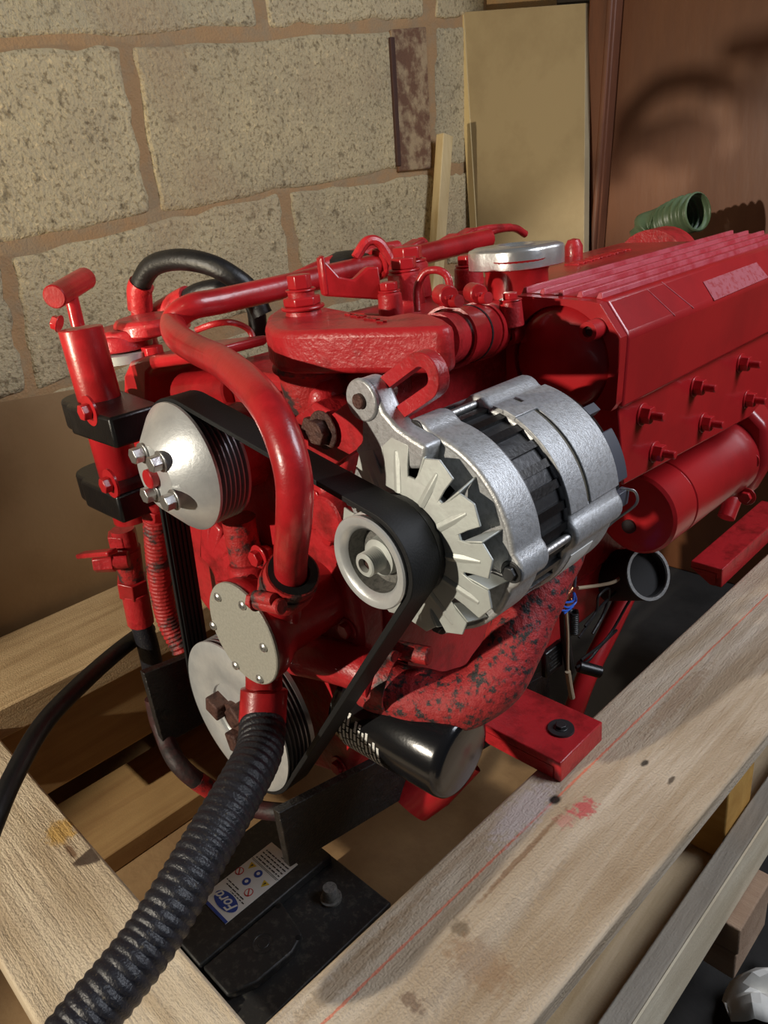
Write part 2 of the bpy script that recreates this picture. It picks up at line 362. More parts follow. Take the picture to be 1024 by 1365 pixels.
# painted red-brown strip down the block joint
mb = MB()
a, b, c, d = wallp(519, 40), wallp(566, 36), wallp(574, 225), wallp(530, 229)
STAIN = mat('red_brown_paint_smear', (.17, .085, .05), .9, 0, .7, 60, col2=(.40, .29, .17), vscale=22, c2pos=(.45, .58), bump2=.5, b2scale=260)
mb.prism([(XW - .004, *a), (XW - .004, *b), (XW - .004, *c), (XW - .004, *d)], (.0095, 0, 0)); mb.build('mortar_patch', STAIN, wl, bevel=.003)
a, b, c, d = wallp(517, 50), wallp(523, 50), wallp(532, 222), wallp(527, 222)
MB().prism([(XW - .004, *a), (XW - .004, *b), (XW - .004, *c), (XW - .004, *d)], (.012, 0, 0)).build('dark_crack_line', mat('dark_crack_shade', (.06, .025, .018), .8, 0, .5, 60), wl, bevel=.002)  # raised dark strip in place of the crack, its shade put into the colour
# back wall with the brown ply door and its frame
YB = 1.30
wb = MB().box((XW - .2, YB, FZ), (1.6, YB + .1, 1.75)).build('wall_back', MORTAR); struct(wb)
p0 = aY(812, 200, YB - .03); mb = MB(); mb.box((p0.x, YB - .045, FZ), (1.3, YB - .002, 1.7)); dr = struct(mb.build('door_1', DOOR, bevel=.003))
q0 = aY(786, 200, YB - .06); q1 = aY(815, 200, YB - .06)
tp = aY(823, 0, YB - .07); bt = aY(800, 310, YB - .07)
dx = (bt.x - tp.x) / (bt.z - tp.z)
def tx(z): return tp.x + (z - tp.z) * dx
mb = MB(); w = .058
mb.prism([(tx(FZ) - w, YB - .075, FZ), (tx(FZ), YB - .075, FZ), (tx(1.7), YB - .075, 1.7), (tx(1.7) - w, YB - .075, 1.7)], (0, .03, 0))
mb.prism([(tx(FZ) - .014, YB - .086, FZ), (tx(FZ) - .002, YB - .086, FZ), (tx(1.7) - .002, YB - .086, 1.7), (tx(1.7) - .014, YB - .086, 1.7)], (0, .02, 0))
struct(mb.build('trim_1', FRAME, bevel=.004))
mb = MB(); x1 = aY(779, 200, YB - .04).x
mb.box((x1 - .06, YB - .05, FZ), (x1 + .022, YB - .004, 1.7)); struct(mb.build('trim_2', DARKWOOD, bevel=.002))
# ------------------------------------------------------------------ things leaning at the wall
ym = 1.19
a, b, c, d = aY(617, 16, ym + .03), aY(781, 4, ym + .03), aY(778, 420, ym - .02), aY(641, 420, ym - .02)
mb = MB(); mb.prism([a, b, c, d], (0, .018, 0))
def down(p, q, z): return p + (q - p) * ((z - p.z) / (q.z - p.z))
mb = MB(); c2 = down(b, c, FZ); d2 = down(a, d, FZ)
mb.prism([a, b, c2, d2], (0, .02, 0))
t = thing('mdf_board', 'tall plain tan MDF board leaning in the corner beside the brown door', 'board', ((c2 + d2) / 2))
mb.build('board_face', MDF, t, bevel=.001)
e = Vector((.016, 0, 0))
MB().prism([a - e * .9, a + e * .25, d2 + e * .25, d2 - e * .9], (0, -.003, 0)).build('pale_edge', MDFE, t)
a = aX(593, 180, XW + .028); b = aX(583, 330, XW + .034)
b2 = down(a, b, .30)
t = MB().bar(b2, a, .032, .022, (1, 0, 0)).build('wooden_batten', STICKM, bevel=.002)
tag(t, 'short pale sawn batten standing upright against the block wall', 'stick')
# brown hardboard sheet at the foot of the wall
a = aX(-30, 522, XW + .03); b = aX(120, 512, XW + .03)
mb = MB(); mb.prism([(XW + .02, -.25, a.z), (XW + .02, .62, b.z - .04), (XW + .035, .62, FZ), (XW + .035, -.25, FZ)], (.008, 0, .002))
tag(mb.build('hardboard_sheet', HARD, bevel=.001), 'smooth brown hardboard sheet leaning low against the block wall', 'board')

# ------------------------------------------------------------------ pallet
pal = thing('wooden_pallet', 'rough sawn pine pallet carrying the red engine', 'pallet', (0, .3, FZ))
def edgebox(mb, x00, x01, x10, x11, y0, y1, z0, z1):
    # board along y whose side edges taper: x at y0 (x00..x01) and at y1 (x10..x11)
    mb.prism([(x00, y0, z0), (x01, y0, z0), (x11, y1, z0), (x10, y1, z0)], (0, 0, z1 - z0)); return mb
edgebox(MB(), .206, .353, .226, .392, -.33, .98, .178, .2).build('beam', PINE, pal, bevel=.003)
edgebox(MB(), -.584, -.39, -.590, -.39, -.139, .98, .155, .2).build('beam', PINE2, pal, bevel=.003)
MB().box((-.59, -.259, .134), (.47, -.1415, .1775)).build('plank', PINEX, pal, bevel=.003)
# lower timbers
MB().box((-.585, -.139, .03), (-.40, 1.0, .154)).build('bearer', PINED, pal, bevel=.003)
MB().box((-.50, -.45, -.1085), (-.336, 1.0, -.072)).build('plank', PINED, pal, bevel=.003)
tag(MB().box((-.585, -.48, -.12), (.20, .50, -.109)).build('plywood_sheet', PLY), 'flat tan plywood sheet on the floor beneath the pallet and battery', 'sheet')
MB().box((.205, -.42, .03), (.371, .95, .08)).build('plank', TANB, pal, bevel=.002)
MB().box((.215, .332, .081), (.371, .40, .1775)).build('cross_timber', PINEY, pal, bevel=.002)
sbd = MB().box((.3725, -.4, .052), (.394, .95, .12)).build('side_board', GREYW, pal, bevel=.002)
MB().box((.3945, -.4, .052), (.3965, .95, .119)).build('board_face', CREAM, sbd)  # outer side paler than the rest of the board
MB().box((.372, .288, .0125), (.411, .375, .050)).build('block', PINK, pal, bevel=.002)
MB().box((.29, .288, -.026), (.410, .374, .0122)).build('block', PINK, pal, bevel=.002)
# crumpled white plastic at the right edge
c = aZ(1052, 1345, FZ + .004); mb = MB(); rnd = random.Random(3); NG = 12; G_ = []
for iu in range(NG + 1):
    rowv = []
    for iv in range(NG + 1):
        u, v = iu / NG - .5, iv / NG - .5
        zz = .030 * abs(math.sin(5.2 * u + 2.1 * v)) + .022 * abs(math.sin(6.5 * v - 2.4 * u + .8)) + rnd.uniform(0, .006)
        rowv.append(mb.bm.verts.new(c + Vector((.085 * u + .015 * math.sin(6 * v), .11 * v + .014 * math.sin(5 * u), zz * .9 * (1.25 - 1.2 * (u * u + v * v))))))
    G_.append(rowv)
for iu in range(NG):
    for iv in range(NG): mb.bm.faces.new((G_[iu][iv], G_[iu + 1][iv], G_[iu + 1][iv + 1], G_[iu][iv + 1]))
bag = mb.build('crumpled_bag', PAPER, smooth=28)
sm_ = bag.modifiers.new('thickness', 'SOLIDIFY'); sm_.thickness = .0015
tag(bag, 'crumpled scrap of white plastic on the floor by the stacked timber blocks', 'bag')

# ------------------------------------------------------------------ battery
BX0, BX1, BY0, BY1, BT = -.105, .106, -.126, .086, .05
bat = thing('car_battery', 'dusty black car battery with a white label below the engine front', 'battery', ((BX0 + BX1) / 2, (BY0 + BY1) / 2, -.109))
MB().box((BX0 + .004, BY0 + .004, -.108), (BX1 - .004, BY1 - .004, BT - .03)).build('case', BATT, bat, bevel=.003)
mb = MB(); mb.box((BX0, BY0, BT - .03), (BX1, BY1, BT - .012))
mb.box((BX0 + .004, BY0 + .02, BT - .012), (.012, BY1 - .006, BT))                       # raised label bank
mb.box((BX0 + .004, BY0 + .003, BT - .012), (.075, BY0 + .010, BT - .002)); mb.box((BX0 + .004, BY0 + .013, BT - .012), (.070, BY0 + .018, BT - .002))
mb.build('lid', BATT, bat, bevel=.002)
mb = MB(); pts = [(.0145, BY0 + .022), (.060, BY0 + .022), (.072, BY0 + .050), (.074, -.030), (.066, -.010), (.0145, .0)]
mb.prism([(x, y, BT - .0118) for x, y in pts], (0, 0, .0105)); mb.build('vent_cover', BATT, bat, bevel=.002)
p = Vector((.042, -.045, BT - .002)); mb = MB(); mb.lathe([(0, .013), (.0012, .013), (.0012, .011), (.0005, .010), (.0005, .007), (.0012, .006), (.0012, 0)], p, (0, 0, 1), 28); mb.build('vent_plug', BATT, bat)
for q in ((.066, -.016), (.018, -.006)): MB().cyl((q[0], q[1], BT - .0015), (q[0], q[1], BT - .0008), .003, seg=12).build('clip_hole', BELT, bat)
tpos = aZ(440, 1188, BT); mb = MB(); mb.lathe([(0, .0), (0, .0125), (.003, .0125), (.003, .0095), (.017, .0085), (.0185, .0075), (.0185, 0)], (tpos.x, tpos.y, BT - .012), (0, 0, 1), 28); mb.build('terminal_post', DULLD, bat)
# label, printed to be read from the far side
lab = [aZ(353, 1113, BT), aZ(384, 1160, BT), aZ(303, 1230, BT), aZ(268, 1202, BT)]
o = (lab[2] + lab[3]) / 2; far = (lab[0] + lab[1]) / 2
LO = Vector((-.0075, -.060, BT + .0004)); LU = Vector((0, 1, 0)); LR = Vector((-1, 0, 0)); LWD = .052; LLN = .104
def lp(u, v, h=0): return LO + LR * u * LWD + LU * v * LLN + Vector((0, 0, h))    # u across (0..1), v along the label away from us
lb = MB().prism([lp(0, 0), lp(1, 0), lp(1, 1), lp(0, 1)], (0, 0, .0006)).build('label', WHITE, bat)
H = .0008
MB().prism([lp(0, 0, H), lp(1, 0, H), lp(1, .035, H), lp(0, .035, H)], (0, 0, .0002)).build('label_band', BLUE, lb)
def disc(u, v, ru, col, h=H, rv=None, name='pictogram'):
    pts = [lp(u, v, h) + LR * ru * math.cos(a) + LU * (rv or ru) * math.sin(a) for a in [2 * PI * k / 28 for k in range(28)]]
    return MB().prism(pts, (0, 0, .0002)).build(name, col, lb, smooth=0)
disc(.46, .165, .0205, WHITE, H, .0102, 'oval_rim'); disc(.46, .165, .0198, BLUE, H + .0003, .0096, 'oval_badge')
def text(body, loc, size, xdir, ydir, m, name, parent, shear=0, ext=.0001, bold=0):
    cu = bpy.data.curves.new(name, 'FONT'); cu.body = body; cu.size = size; cu.align_x = 'CENTER'; cu.align_y = 'CENTER'; cu.shear = shear; cu.extrude = ext; cu.offset = bold
    t = bpy.data.objects.new(name, cu); COL.objects.link(t)
    x = Vector(xdir).normalized(); y = Vector(ydir).normalized(); z = x.cross(y)
    M = Matrix((x, y, z)).transposed().to_4x4(); M.translation = Vector(loc)
    t.matrix_world = M; bpy.context.view_layer.update()
    me = bpy.data.meshes.new_from_object(t.evaluated_get(bpy.context.evaluated_depsgraph_get()))
    bpy.data.objects.remove(t); me.transform(M); me.materials.clear(); me.materials.append(m)
    return link(name, me, parent)
text('Ford', lp(.46, .163, H + .0007), .0175, LR, -LU, WHITE, 'lettering', lb, .35, .0001, .0003)
def tri(u, v, s): 
    c = lp(u, v, H); MB().prism([c - LU * s, c + LU * s * .7 + LR * s, c + LU * s * .7 - LR * s], (0, 0, .0002)).build('pictogram', YEL, lb)
    MB().prism([c + LR * .0006 - LU * s * .4, c + LR * .0014 + LU * s * .4, c - LR * .0014 + LU * s * .4], (0, 0, .0004)).build('pictogram_mark', INK, lb)
tri(.80, .635, .0052); tri(.16, .58, .0052)
disc(.50, .62, .0052, BLUE); disc(.54, .47, .0052, BLUE)
for u, v in ((.50, .62), (.54, .47)): disc(u, v, .0022, WHITE, H + .0003)
for u, v in ((.90, .50), (.26, .40)):
    disc(u, v, .0054, REDINK); disc(u, v, .0042, WHITE, H + .0003)
    c = lp(u, v, H + .0006); MB().prism([c + LR * .004 + LU * .003, c + LR * .003 + LU * .004, c - LR * .004 - LU * .003, c - LR * .003 - LU * .004], (0, 0, .0002)).build('pictogram_mark', REDINK, lb)
mb = MB(); rnd = random.Random(5)
for v, u0, u1, hh in ((.93, .1, .45, .010), (.88, .06, .9, .014), (.835, .06, .93, .014), (.79, .06, .9, .014), (.745, .06, .93, .014), (.34, .5, .95, .012), (.30, .2, .85, .012), (.27, .1, .6, .01)):
    u = u0
    while u < u1:
        wd = rnd.uniform(.05, .13); mb.prism([lp(u, v, H), lp(min(u + wd, u1), v, H), lp(min(u + wd, u1), v + hh, H), lp(u, v + hh, H)], (0, 0, .0002)); u += wd + .03
mb.prism([lp(0, .715, H), lp(1, .715, H), lp(1, .719, H), lp(0, .719, H)], (0, 0, .0002)); mb.prism([lp(.03, .70, H), lp(.97, .70, H), lp(.97, .703, H), lp(.03, .703, H)], (0, 0, .0002))
o = mb.build('small_print', INK, lb); o['kind'] = 'stuff'

# ------------------------------------------------------------------ engine
ENG = thing('marine_engine', 'red painted marine diesel engine with silver alternator standing on the pallet', 'engine', (.03, .35, .2))
X, Y, Z = Vector((1, 0, 0)), Vector((0, 1, 0)), Vector((0, 0, 1))
def hexmesh(name, r, h, m, washer=1.5, wh=.0015, stud=0, sr=.5, dome=.0):
    mb = MB()
    if washer: mb.lathe([(0, 0), (0, r * washer), (wh, r * washer), (wh, 0)], (0, 0, 0), Z, 20)
    z0 = wh if washer else 0
    hx = [(r * math.cos(k * PI / 3), r * math.sin(k * PI / 3), z0) for k in range(6)]
    mb.prism(hx, (0, 0, h))
    if stud: mb.cyl((0, 0, z0 + h - .0003), (0, 0, z0 + h + stud), r * sr, seg=14, ch=r * .08)
    me = mb.mesh(name, 30); me.materials.append(m); return me
BOLT_R = hexmesh('bolt', 1, .9, RED)
def bolt(p, d, r=.008, m=RED, parent=None, name='bolt', h=.8, washer=1.5, stud=0, label=None, sr=.5):
    key = (name, r, m.name, h, washer, stud)
    if key not in HX: HX[key] = hexmesh(name, r, r * h, m, washer, r * .2, stud, sr)
    return link(name, HX[key], parent or ENG, bevel=r * .09, label=label, mw=frame(p, d))
HX = {}

# ---- block, head, covers
mb = MB(); mb.box((-.125, .10, .30), (.135, .80, .56)); mb.box((-.105, .11, .23), (.115, .79, .31)); mb.build('engine_block', REDC, ENG, bevel=.008)
MB().prism([(-.09, .13, .235), (-.07, .13, .17), (.08, .13, .17), (.10, .13, .235)], (0, .55, 0)).build('sump', RED, ENG, bevel=.012)
p = aY(548, 1082, .13); MB().lathe([(0, 0), (0, .028), (.03, .036), (.08, .04)], (p.x - .005, .13, p.z + .01), (.1, .3, .25), 28).build('sump_well', RED, ENG)
MB().box((-.115, .12, .56), (.125, .80, .625)).build('cylinder_head', REDC, ENG, bevel=.006)
mb = MB(); mb.box((-.075, .20, .62), (.045, .80, .655)); mb.build('rocker_cover', RED, ENG, bevel=.012)
# flywheel housing at the back
MB().lathe([(0, 0), (0, .19), (.012, .20), (.05, .20), (.06, .18), (.06, 0)], (.0, .80, .40), Y, 48).build('flywheel_housing', RED, ENG, bevel=.002)
# timing case on the front
mb = MB()
tc = [(-.11, .30), (-.085, .22), (.0, .195), (.085, .22), (.125, .30), (.135, .42), (.13, .52), (.10, .60), (.03, .60), (-.06, .60), (-.115, .52), (-.12, .40)]
mb.prism([(x, .066, z) for x, z in tc], (0, .036, 0)); mb.build('timing_case', REDC, ENG, bevel=.008, seg=3)
for x, z in [tc[k] for k in (2, 3, 5, 6, 10, 11)] : bolt((x * .9, .066, .40 + (z - .40) * .92), -Y, .0075, RED)
# ribbed casting seen under the upper pulley
mb = MB(); c = aY(290, 760, .05)
for k in range(5):
    a = k * .26 + .3; d = Vector((math.cos(a), 0, math.sin(a)))
    mb.bar(c + d * .018 - Y * .01, c + d * .072 - Y * .004, .016, .012, Y)
mb.lathe([(0, 0), (0, .066), (.012, .07), (.04, .074), (.04, 0)], (c.x, .046, c.z), Y, 40)
mb.build('ribbed_gear_cover', REDC, ENG, bevel=.003)
# vertical water tube below the upper pulley
MB().tube([aY(318, 690, .045), aY(323, 720, .045), aY(330, 752, .045)], .016, 20).build('water_tube', REDDIRTY, ENG)
MB().cyl(aY(332, 750, .044), aY(335, 772, .042), .021, seg=24, ch=.002).build('tube_collar', REDC, ENG)
for px, py, yy, r in ((299, 705, .04, .008), (310, 701, .05, .006), (346, 742, .03, .008), (425, 568, .055, .0105), (425, 688, .045, .0095), (428, 660, .06, .008), (378, 660, .05, .007), (383, 612, .06, .006)):
    bolt(aY(px, py, yy + .012), -Y, r, RED if py != 568 else RUST)
p = aY(440, 690, .05); MB().cyl((p.x, .044, p.z), (p.x, .075, p.z), .02, .024, 28, .002).build('bolt_boss', REDC, ENG)
MB().cyl(aY(345, 742, .044), aY(365, 738, .08), .010, seg=20).build('bolt_boss', REDC, ENG)
# front bracket plate carrying the slotted adjusting arm
mb = MB(); pl = [aY(*q, .062) for q in ((392, 556), (418, 536), (470, 566), (468, 585), (458, 640), (448, 650), (430, 632), (410, 604))]
mb.prism(pl, (0, .03, 0)); mb.build('front_bracket', REDC, ENG, bevel=.002)
bolt(aY(432, 573, .052), -Y, .0105, RUST, stud=0, label='rusty brown hex bolt')
# slotted adjusting arm
def slot_loop(a, b, w, n=12):
    d = (b - a).normalized(); u = Vector((-d.z, 0, d.x)); L = []
    for k in range(n + 1): t = -PI / 2 + PI * k / n; L.append(b + (u * math.sin(t) + d * math.cos(t)) * w)
    for k in range(n + 1): t = PI / 2 + PI * k / n; L.append(a + (u * math.sin(t) + d * math.cos(t)) * w)
    return L
sa, sb = aY(428, 598, .055), aY(560, 503, .055)
sl_a = sa.lerp(sb, .50)
MB().ringplate(slot_loop(sa, sb, .0165), slot_loop(sl_a, sb, .0066), (0, .011, 0)).build('adjusting_arm', REDC, ENG, bevel=.001)

# ---- thermostat housing
y0 = .085
topz = aY(440, 445, .10).z
def TH(px, py, z): return aZ(px, py, z)
zt = .686
out = [(352, 432), (356, 420), (372, 409), (398, 403), (430, 407), (458, 412), (490, 418), (520, 420), (548, 415), (578, 418), (594, 424), (606, 432), (590, 436), (530, 438), (450, 440), (385, 442), (362, 440)]
P3 = [aZ(px, py, zt) for px, py in out]
cx = sum((p.x for p in P3)) / len(P3)
mb = MB(); mb.prism([Vector((p.x, p.y, zt - .034)) for p in P3], (0, 0, .034)); th = mb.build('thermostat_housing', REDC, ENG, bevel=.006, seg=3)
# raised casting marks and the plug on top
pc = aZ(405, 418, zt)
mb = MB(); mb.lathe([(0, 0), (0, .016), (.004, .015), (.004, .013), (.016, .013), (.016, .0115), (.021, .0115), (.021, 0)], pc - Z * .001, Z, 28); mb.build('plug_boss', REDC, th)
bolt(pc + Z * .019, Z, .0105, RED, parent=th, h=1.1, washer=1.25)
bolt(pc + Z * .004, Z, .0165, RED, parent=th, h=.45, washer=1.15)
mb = MB(); rnd = random.Random(11)
for k, (px, py) in enumerate(((466, 414), (474, 416), (482, 417), (492, 420), (500, 421), (509, 424))):
    q = aZ(px, py + 6, zt); a = rnd.uniform(-.5, .5)
    for j in range(2):
        d = Vector((math.cos(a + 1.5 * j + .7), math.sin(a + 1.5 * j + .7), 0)); mb.bar(q - d * .004, q + d * .004, .0022, .003)
mb.build('raised_casting_mark', RED, th)
# lower body of the thermostat housing
lowc = aZ(405, 470, zt - .04)
q = aZ(398, 428, zt)
mb = MB(); mb.lathe([(0, 0), (0, .030), (.006, .031), (.010, .026), (.030, .025), (.045, .020), (.055, 0)], (q.x, q.y + .004, zt - .033), -Z, 36)
mb.build('thermostat_body', REDDIRTY, th, bevel=.002)
MB().tube([aY(425, 552, q.y + .0), aY(432, 525, q.y + .0), aY(446, 508, q.y + .03)], .013, 20).build('cast_elbow', REDC, th)
mb = MB(); mb.box((.09, .12, .56), (.138, .16, .655)); mb.build('casting_web', REDC, ENG, bevel=.003)
# outlet sleeve, rubber joiner and two hose clamps toward the header tank
s0 = aY(592, 452, .165); s1 = aY(664, 436, .30)
d = (s1 - s0)
MB().cyl(s0 - d * .15, s0 + d * .22, .0215, seg=32).build('outlet_sleeve', REDC, th)
jh = MB(); jh.cyl(s0 + d * .14, s0 + d * .80, .0245, seg=32, ch=.002); jo = jh.build('joiner_hose', RED, ENG)
def clamp(c, d, r, parent, screw, w=.0115, m=RED):
    d = d.normalized(); mb = MB(); mb.lathe([(-w / 2, r - .001), (-w / 2, r + .0012), (w / 2, r + .0012), (w / 2, r - .001)], c, d, 36)
    cl = mb.build('hose_clamp', m, parent)
    sd = Vector(screw[0]).normalized(); ax = Vector(screw[1]).normalized(); q = c + sd * (r + .005)
    MB().cyl(q - ax * .011, q + ax * .010, .0052, seg=16).build('clamp_housing', m, cl) if LEVEL(parent) < 2 else None
    return cl
def LEVEL(o): return 0 if o.parent is None else 1 + LEVEL(o.parent)
MB().lathe([(-.002, .0240), (-.002, .0250), (.002, .0250), (.002, .0240)], s0 + d * .36, d, 36).build('rubber_gap', BELT, jo)
for t_, nm in ((.09, 0), (.60, 1)):
    c = s0 + d * t_
    cl = clamp(c, d, .0248, ENG, ((.15, 0, 1), (1, -.2, .1)))
    q = c + Z * .034 + X * .002
    MB().cyl(q - Vector((.012, -.004, 0)), q + Vector((.004, -.004, 0)), .0085, seg=20, ch=.001).box(q + Vector((.004, -.010, -.0012)), q + Vector((.0055, .002, .0012))).build('clamp_screw', RED, cl)

# ---- header tank / heat exchanger
prof = [(.257, .577), (.261, .643), (.239, .673), (.150, .6765), (.139, .662), (.138, .577)]
YT0, YT1 = .30, .775
tank = MB().prism([(x, YT0, z) for x, z in prof], (0, YT1 - YT0, 0)).build('header_tank', REDS, ENG, bevel=.004, seg=3)
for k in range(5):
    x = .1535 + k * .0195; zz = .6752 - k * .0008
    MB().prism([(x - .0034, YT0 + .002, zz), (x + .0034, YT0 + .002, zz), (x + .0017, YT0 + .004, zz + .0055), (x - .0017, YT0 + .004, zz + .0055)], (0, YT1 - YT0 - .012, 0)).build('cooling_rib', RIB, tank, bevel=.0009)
# bare rectangle where a plate was, scratched paint
SCUFF = mat('scuffed_pink_red_paint', (.46, .10, .12), .7, 0, .2, 400, col2=(.38, .03, .035), vscale=160, c2pos=(.5, .62))
def onch(px, py):      # point on the sloping chamfer of the tank
    n = Vector((.673 - .643, 0, .261 - .239)); o_ = Vector((.261, 0, .643)); r = _ray(px, py); return CAM + r * ((o_ - CAM).dot(n) / r.dot(n))
nn = Vector((.030, 0, .022)).normalized()
MB().prism([onch(*q) + nn * .0002 for q in ((937, 376), (1008, 350), (1024, 370), (952, 401))], nn * .0004).build('plate_mark', SCUFF, tank)
for q in (((862, 385), (900, 421)), ((882, 376), (925, 411))):
    a, b = onch(*q[0]), onch(*q[1]); MB().bar(a + nn * .0002, b + nn * .0002, .0009, .0004, nn).build('scratch', SCUFF, tank)
# end frame and round end cover
mb = MB(); fr = [(.262, .575), (.266, .645), (.242, .678), (.148, .682), (.134, .664), (.133, .575)]
cc = (.199, .618)
def on_ring(r, n): return [(cc[0] + r * math.cos(2 * PI * k / n), cc[1] + r * math.sin(2 * PI * k / n)) for k in range(n)]
n = 48; inner = on_ring(.050, n); outer = []
for k in range(n):
    a = 2 * PI * k / n; dx_, dz_ = math.cos(a), math.sin(a); best = 9
    for (x0, z0), (x1, z1) in zip(prof, prof[1:] + prof[:1]):
        ex, ez = x1 - x0, z1 - z0; den = dx_ * ez - dz_ * ex
        if abs(den) < 1e-9: continue
        t = ((x0 - cc[0]) * ez - (z0 - cc[1]) * ex) / den; u_ = ((x0 - cc[0]) * dz_ - (z0 - cc[1]) * dx_) / den
        if t > 0 and -1e-6 <= u_ <= 1 + 1e-6: best = min(best, t)
    outer.append((cc[0] + dx_ * best * .985, cc[1] + dz_ * best * .985))
MB().ringplate([(x, YT0 - .010, z) for x, z in outer], [(x, YT0 - .010, z) for x, z in inner], (0, .0105, 0)).build('end_flange', REDS, tank, bevel=.0035, seg=3)
mb = MB(); mb.lathe([(0, 0), (.0005, .03), (.004, .042), (.010, .049), (.014, .051), (.03, .051)], (cc[0], YT0 - .016, cc[1]), Y, 48); mb.build('end_cover', REDS, tank)
for px, py in ((679, 448), (785, 442)):
    q = aY(px, py, YT0 - .024); mb = MB()
    mb.lathe([(.004, 0), (.004, .0042), (0, .0048), (0, .0085), (.026, .0095), (.026, 0)], (q.x, YT0 - .026, q.z), Y, 24); mb.build('cover_stud', RED, tank)
    MB().cyl((q.x, YT0 - .0225, q.z), (q.x, YT0 - .0215, q.z), .0044, seg=18).build('stud_hole', RUST, tank)
    a = Vector((q.x, YT0 - .006, q.z)); bdir = (Vector((cc[0], 0, cc[1])) - Vector((a.x, 0, a.z))).normalized()
    MB().cyl(a, a + bdir * .016, .0085, .007, 16).build('stud_web', REDS, tank)
# filler neck and chrome cap, flat expansion casting behind it
mb = MB(); mb.prism([(-.01, .40, .615), (.150, .33, .615), (.150, .775, .615), (-.01, .775, .615)], (0, 0, .0525)); exp = mb.build('expansion_casting', RED, ENG, bevel=.004)
mb = MB(); mb.prism([(.02, .28, .63), (.145, .26, .63), (.150, .42, .63), (.01, .42, .63)], (0, 0, .032)); mb.build('filler_base', RED, ENG, bevel=.006)
cp = aZ(688, 338, .703)
MB().lathe([(-.055, .036), (-.045, .033), (-.018, .032), (-.008, .036), (-.004, .037), (-.004, 0)], cp, Z, 40).build('filler_neck', RED, ENG)
mb = MB(); n = 64; R0 = .0365
def capr(a): return R0 + .0125 * max(0, math.cos(a * 1.0 - .75)) ** 10 + .0125 * max(0, math.cos(a - .75 - PI)) ** 10
rings = []
for zz, k in ((-.013, .97), (-.0122, 1.0), (.004, 1.0), (.0062, .98), (.0085, .86), (.0078, .60), (.0095, .50), (.0075, .40), (.0045, .34)):
    rings.append([mb.bm.verts.new(cp + Vector(((capr(2 * PI * i / n) if k > .8 else R0) * k * math.cos(2 * PI * i / n), (capr(2 * PI * i / n) if k > .8 else R0) * k * math.sin(2 * PI * i / n), zz))) for i in range(n)])
for A, B in zip(rings, rings[1:]):
    for i in range(n): mb.bm.faces.new((A[i], A[(i + 1) % n], B[(i + 1) % n], B[i]))
mb.bm.faces.new(rings[0][::-1]); mb.bm.faces.new(rings[-1])
mb.build('filler_cap', CHROME, ENG, smooth=50, label='shiny chrome radiator cap')
# raised maker's letters, worn past reading
mb = MB()
for k in range(7):
    q = aZ(766 + k * 10.5, 352 - k * 3.0, .668)
    for j in range(2): mb.bar(q + Y * (.012 * j - .006) + X * (-.010), q + Y * (.012 * j - .006) + X * .010, .0035, .003)
    mb.bar(q + Y * (-.006), q + Y * .006, .0035, .003)
mb.build('raised_lettering', RED, exp, bevel=.0008)
# stud plate of the exhaust manifold
a, b = aX(845, 636, .250), aX(1012, 548, .250)
mb = MB(); mb.prism([(.250, YT0 + .005, .582), (.250, YT0 + .02, a.z - .002), (.250, b.y - .03, b.z), (.250, b.y + .02, b.z + .012), (.250, b.y + .03, .582)], (-.06, 0, 0)); man = mb.build('exhaust_manifold', REDS, ENG, bevel=.002)
for px, py in ((862, 551), (932, 514), (993, 483), (878, 601), (943, 562), (1001, 531)):
    q = aX(px - 6, py + 1, .250); bolt(q, X, .0088, RED, parent=man, name='stud_nut', h=1.0, washer=1.25, stud=.012, sr=.48)

# ---- alternator
AX, AZ = .236, .548
def ac(y): return Vector((AX, y, AZ))
ALT = MB().lathe([(.0, 0), (0, .0705), (.0, .0745), (.05, .0745), (.05, 0)], ac(.078), Y, 64).build('alternator', DARKM, ENG, label='silver cast alternator with a vaned fan and black stator')
rib_me = None
for k in range(30):
    a = 2 * PI * k / 30
    if rib_me is None:
        rib_me = MB().box((.0725, -.018, -.0031), (.0775, .018, .0031)).mesh('stator_rib'); rib_me.materials.append(BPL)
    link('stator_rib', rib_me, ALT, mw=Matrix.Translation(ac(.106)) @ Matrix.Rotation(-a, 4, 'Y'))
def gear_ring(y0, y1, R, bosses, br, bw, thick=.006, inner=None, face=False, n=144):
    """cast ring with bolt bosses bulging out of its rim"""
    mb = MB()
    def rad(a):
        r = R
        for b in bosses:
            dlt = (a - b + PI) % (2 * PI) - PI
            r = max(r, R + br * max(0, 1 - (abs(dlt) / bw) ** 2.2)) if abs(dlt) < bw else r
        return r
    ri = inner or (R - thick)
    O0 = [ac(y0) + Vector((math.cos(2 * PI * k / n), 0, math.sin(2 * PI * k / n))) * rad(2 * PI * k / n) for k in range(n)]
    I0 = [ac(y0) + Vector((math.cos(2 * PI * k / n), 0, math.sin(2 * PI * k / n))) * ri for k in range(n)]
    mb.ringplate(O0, I0, (0, y1 - y0, 0)); return mb
bd = []
for px, py, yy in ((742, 742, .095), (600, 545, .095)):
    q = aY(px, py, yy); bd.append(math.atan2(q.z - AZ, q.x - AX))
BA = [bd[0], bd[1], bd[0] + PI, bd[1] + PI * 1.02]
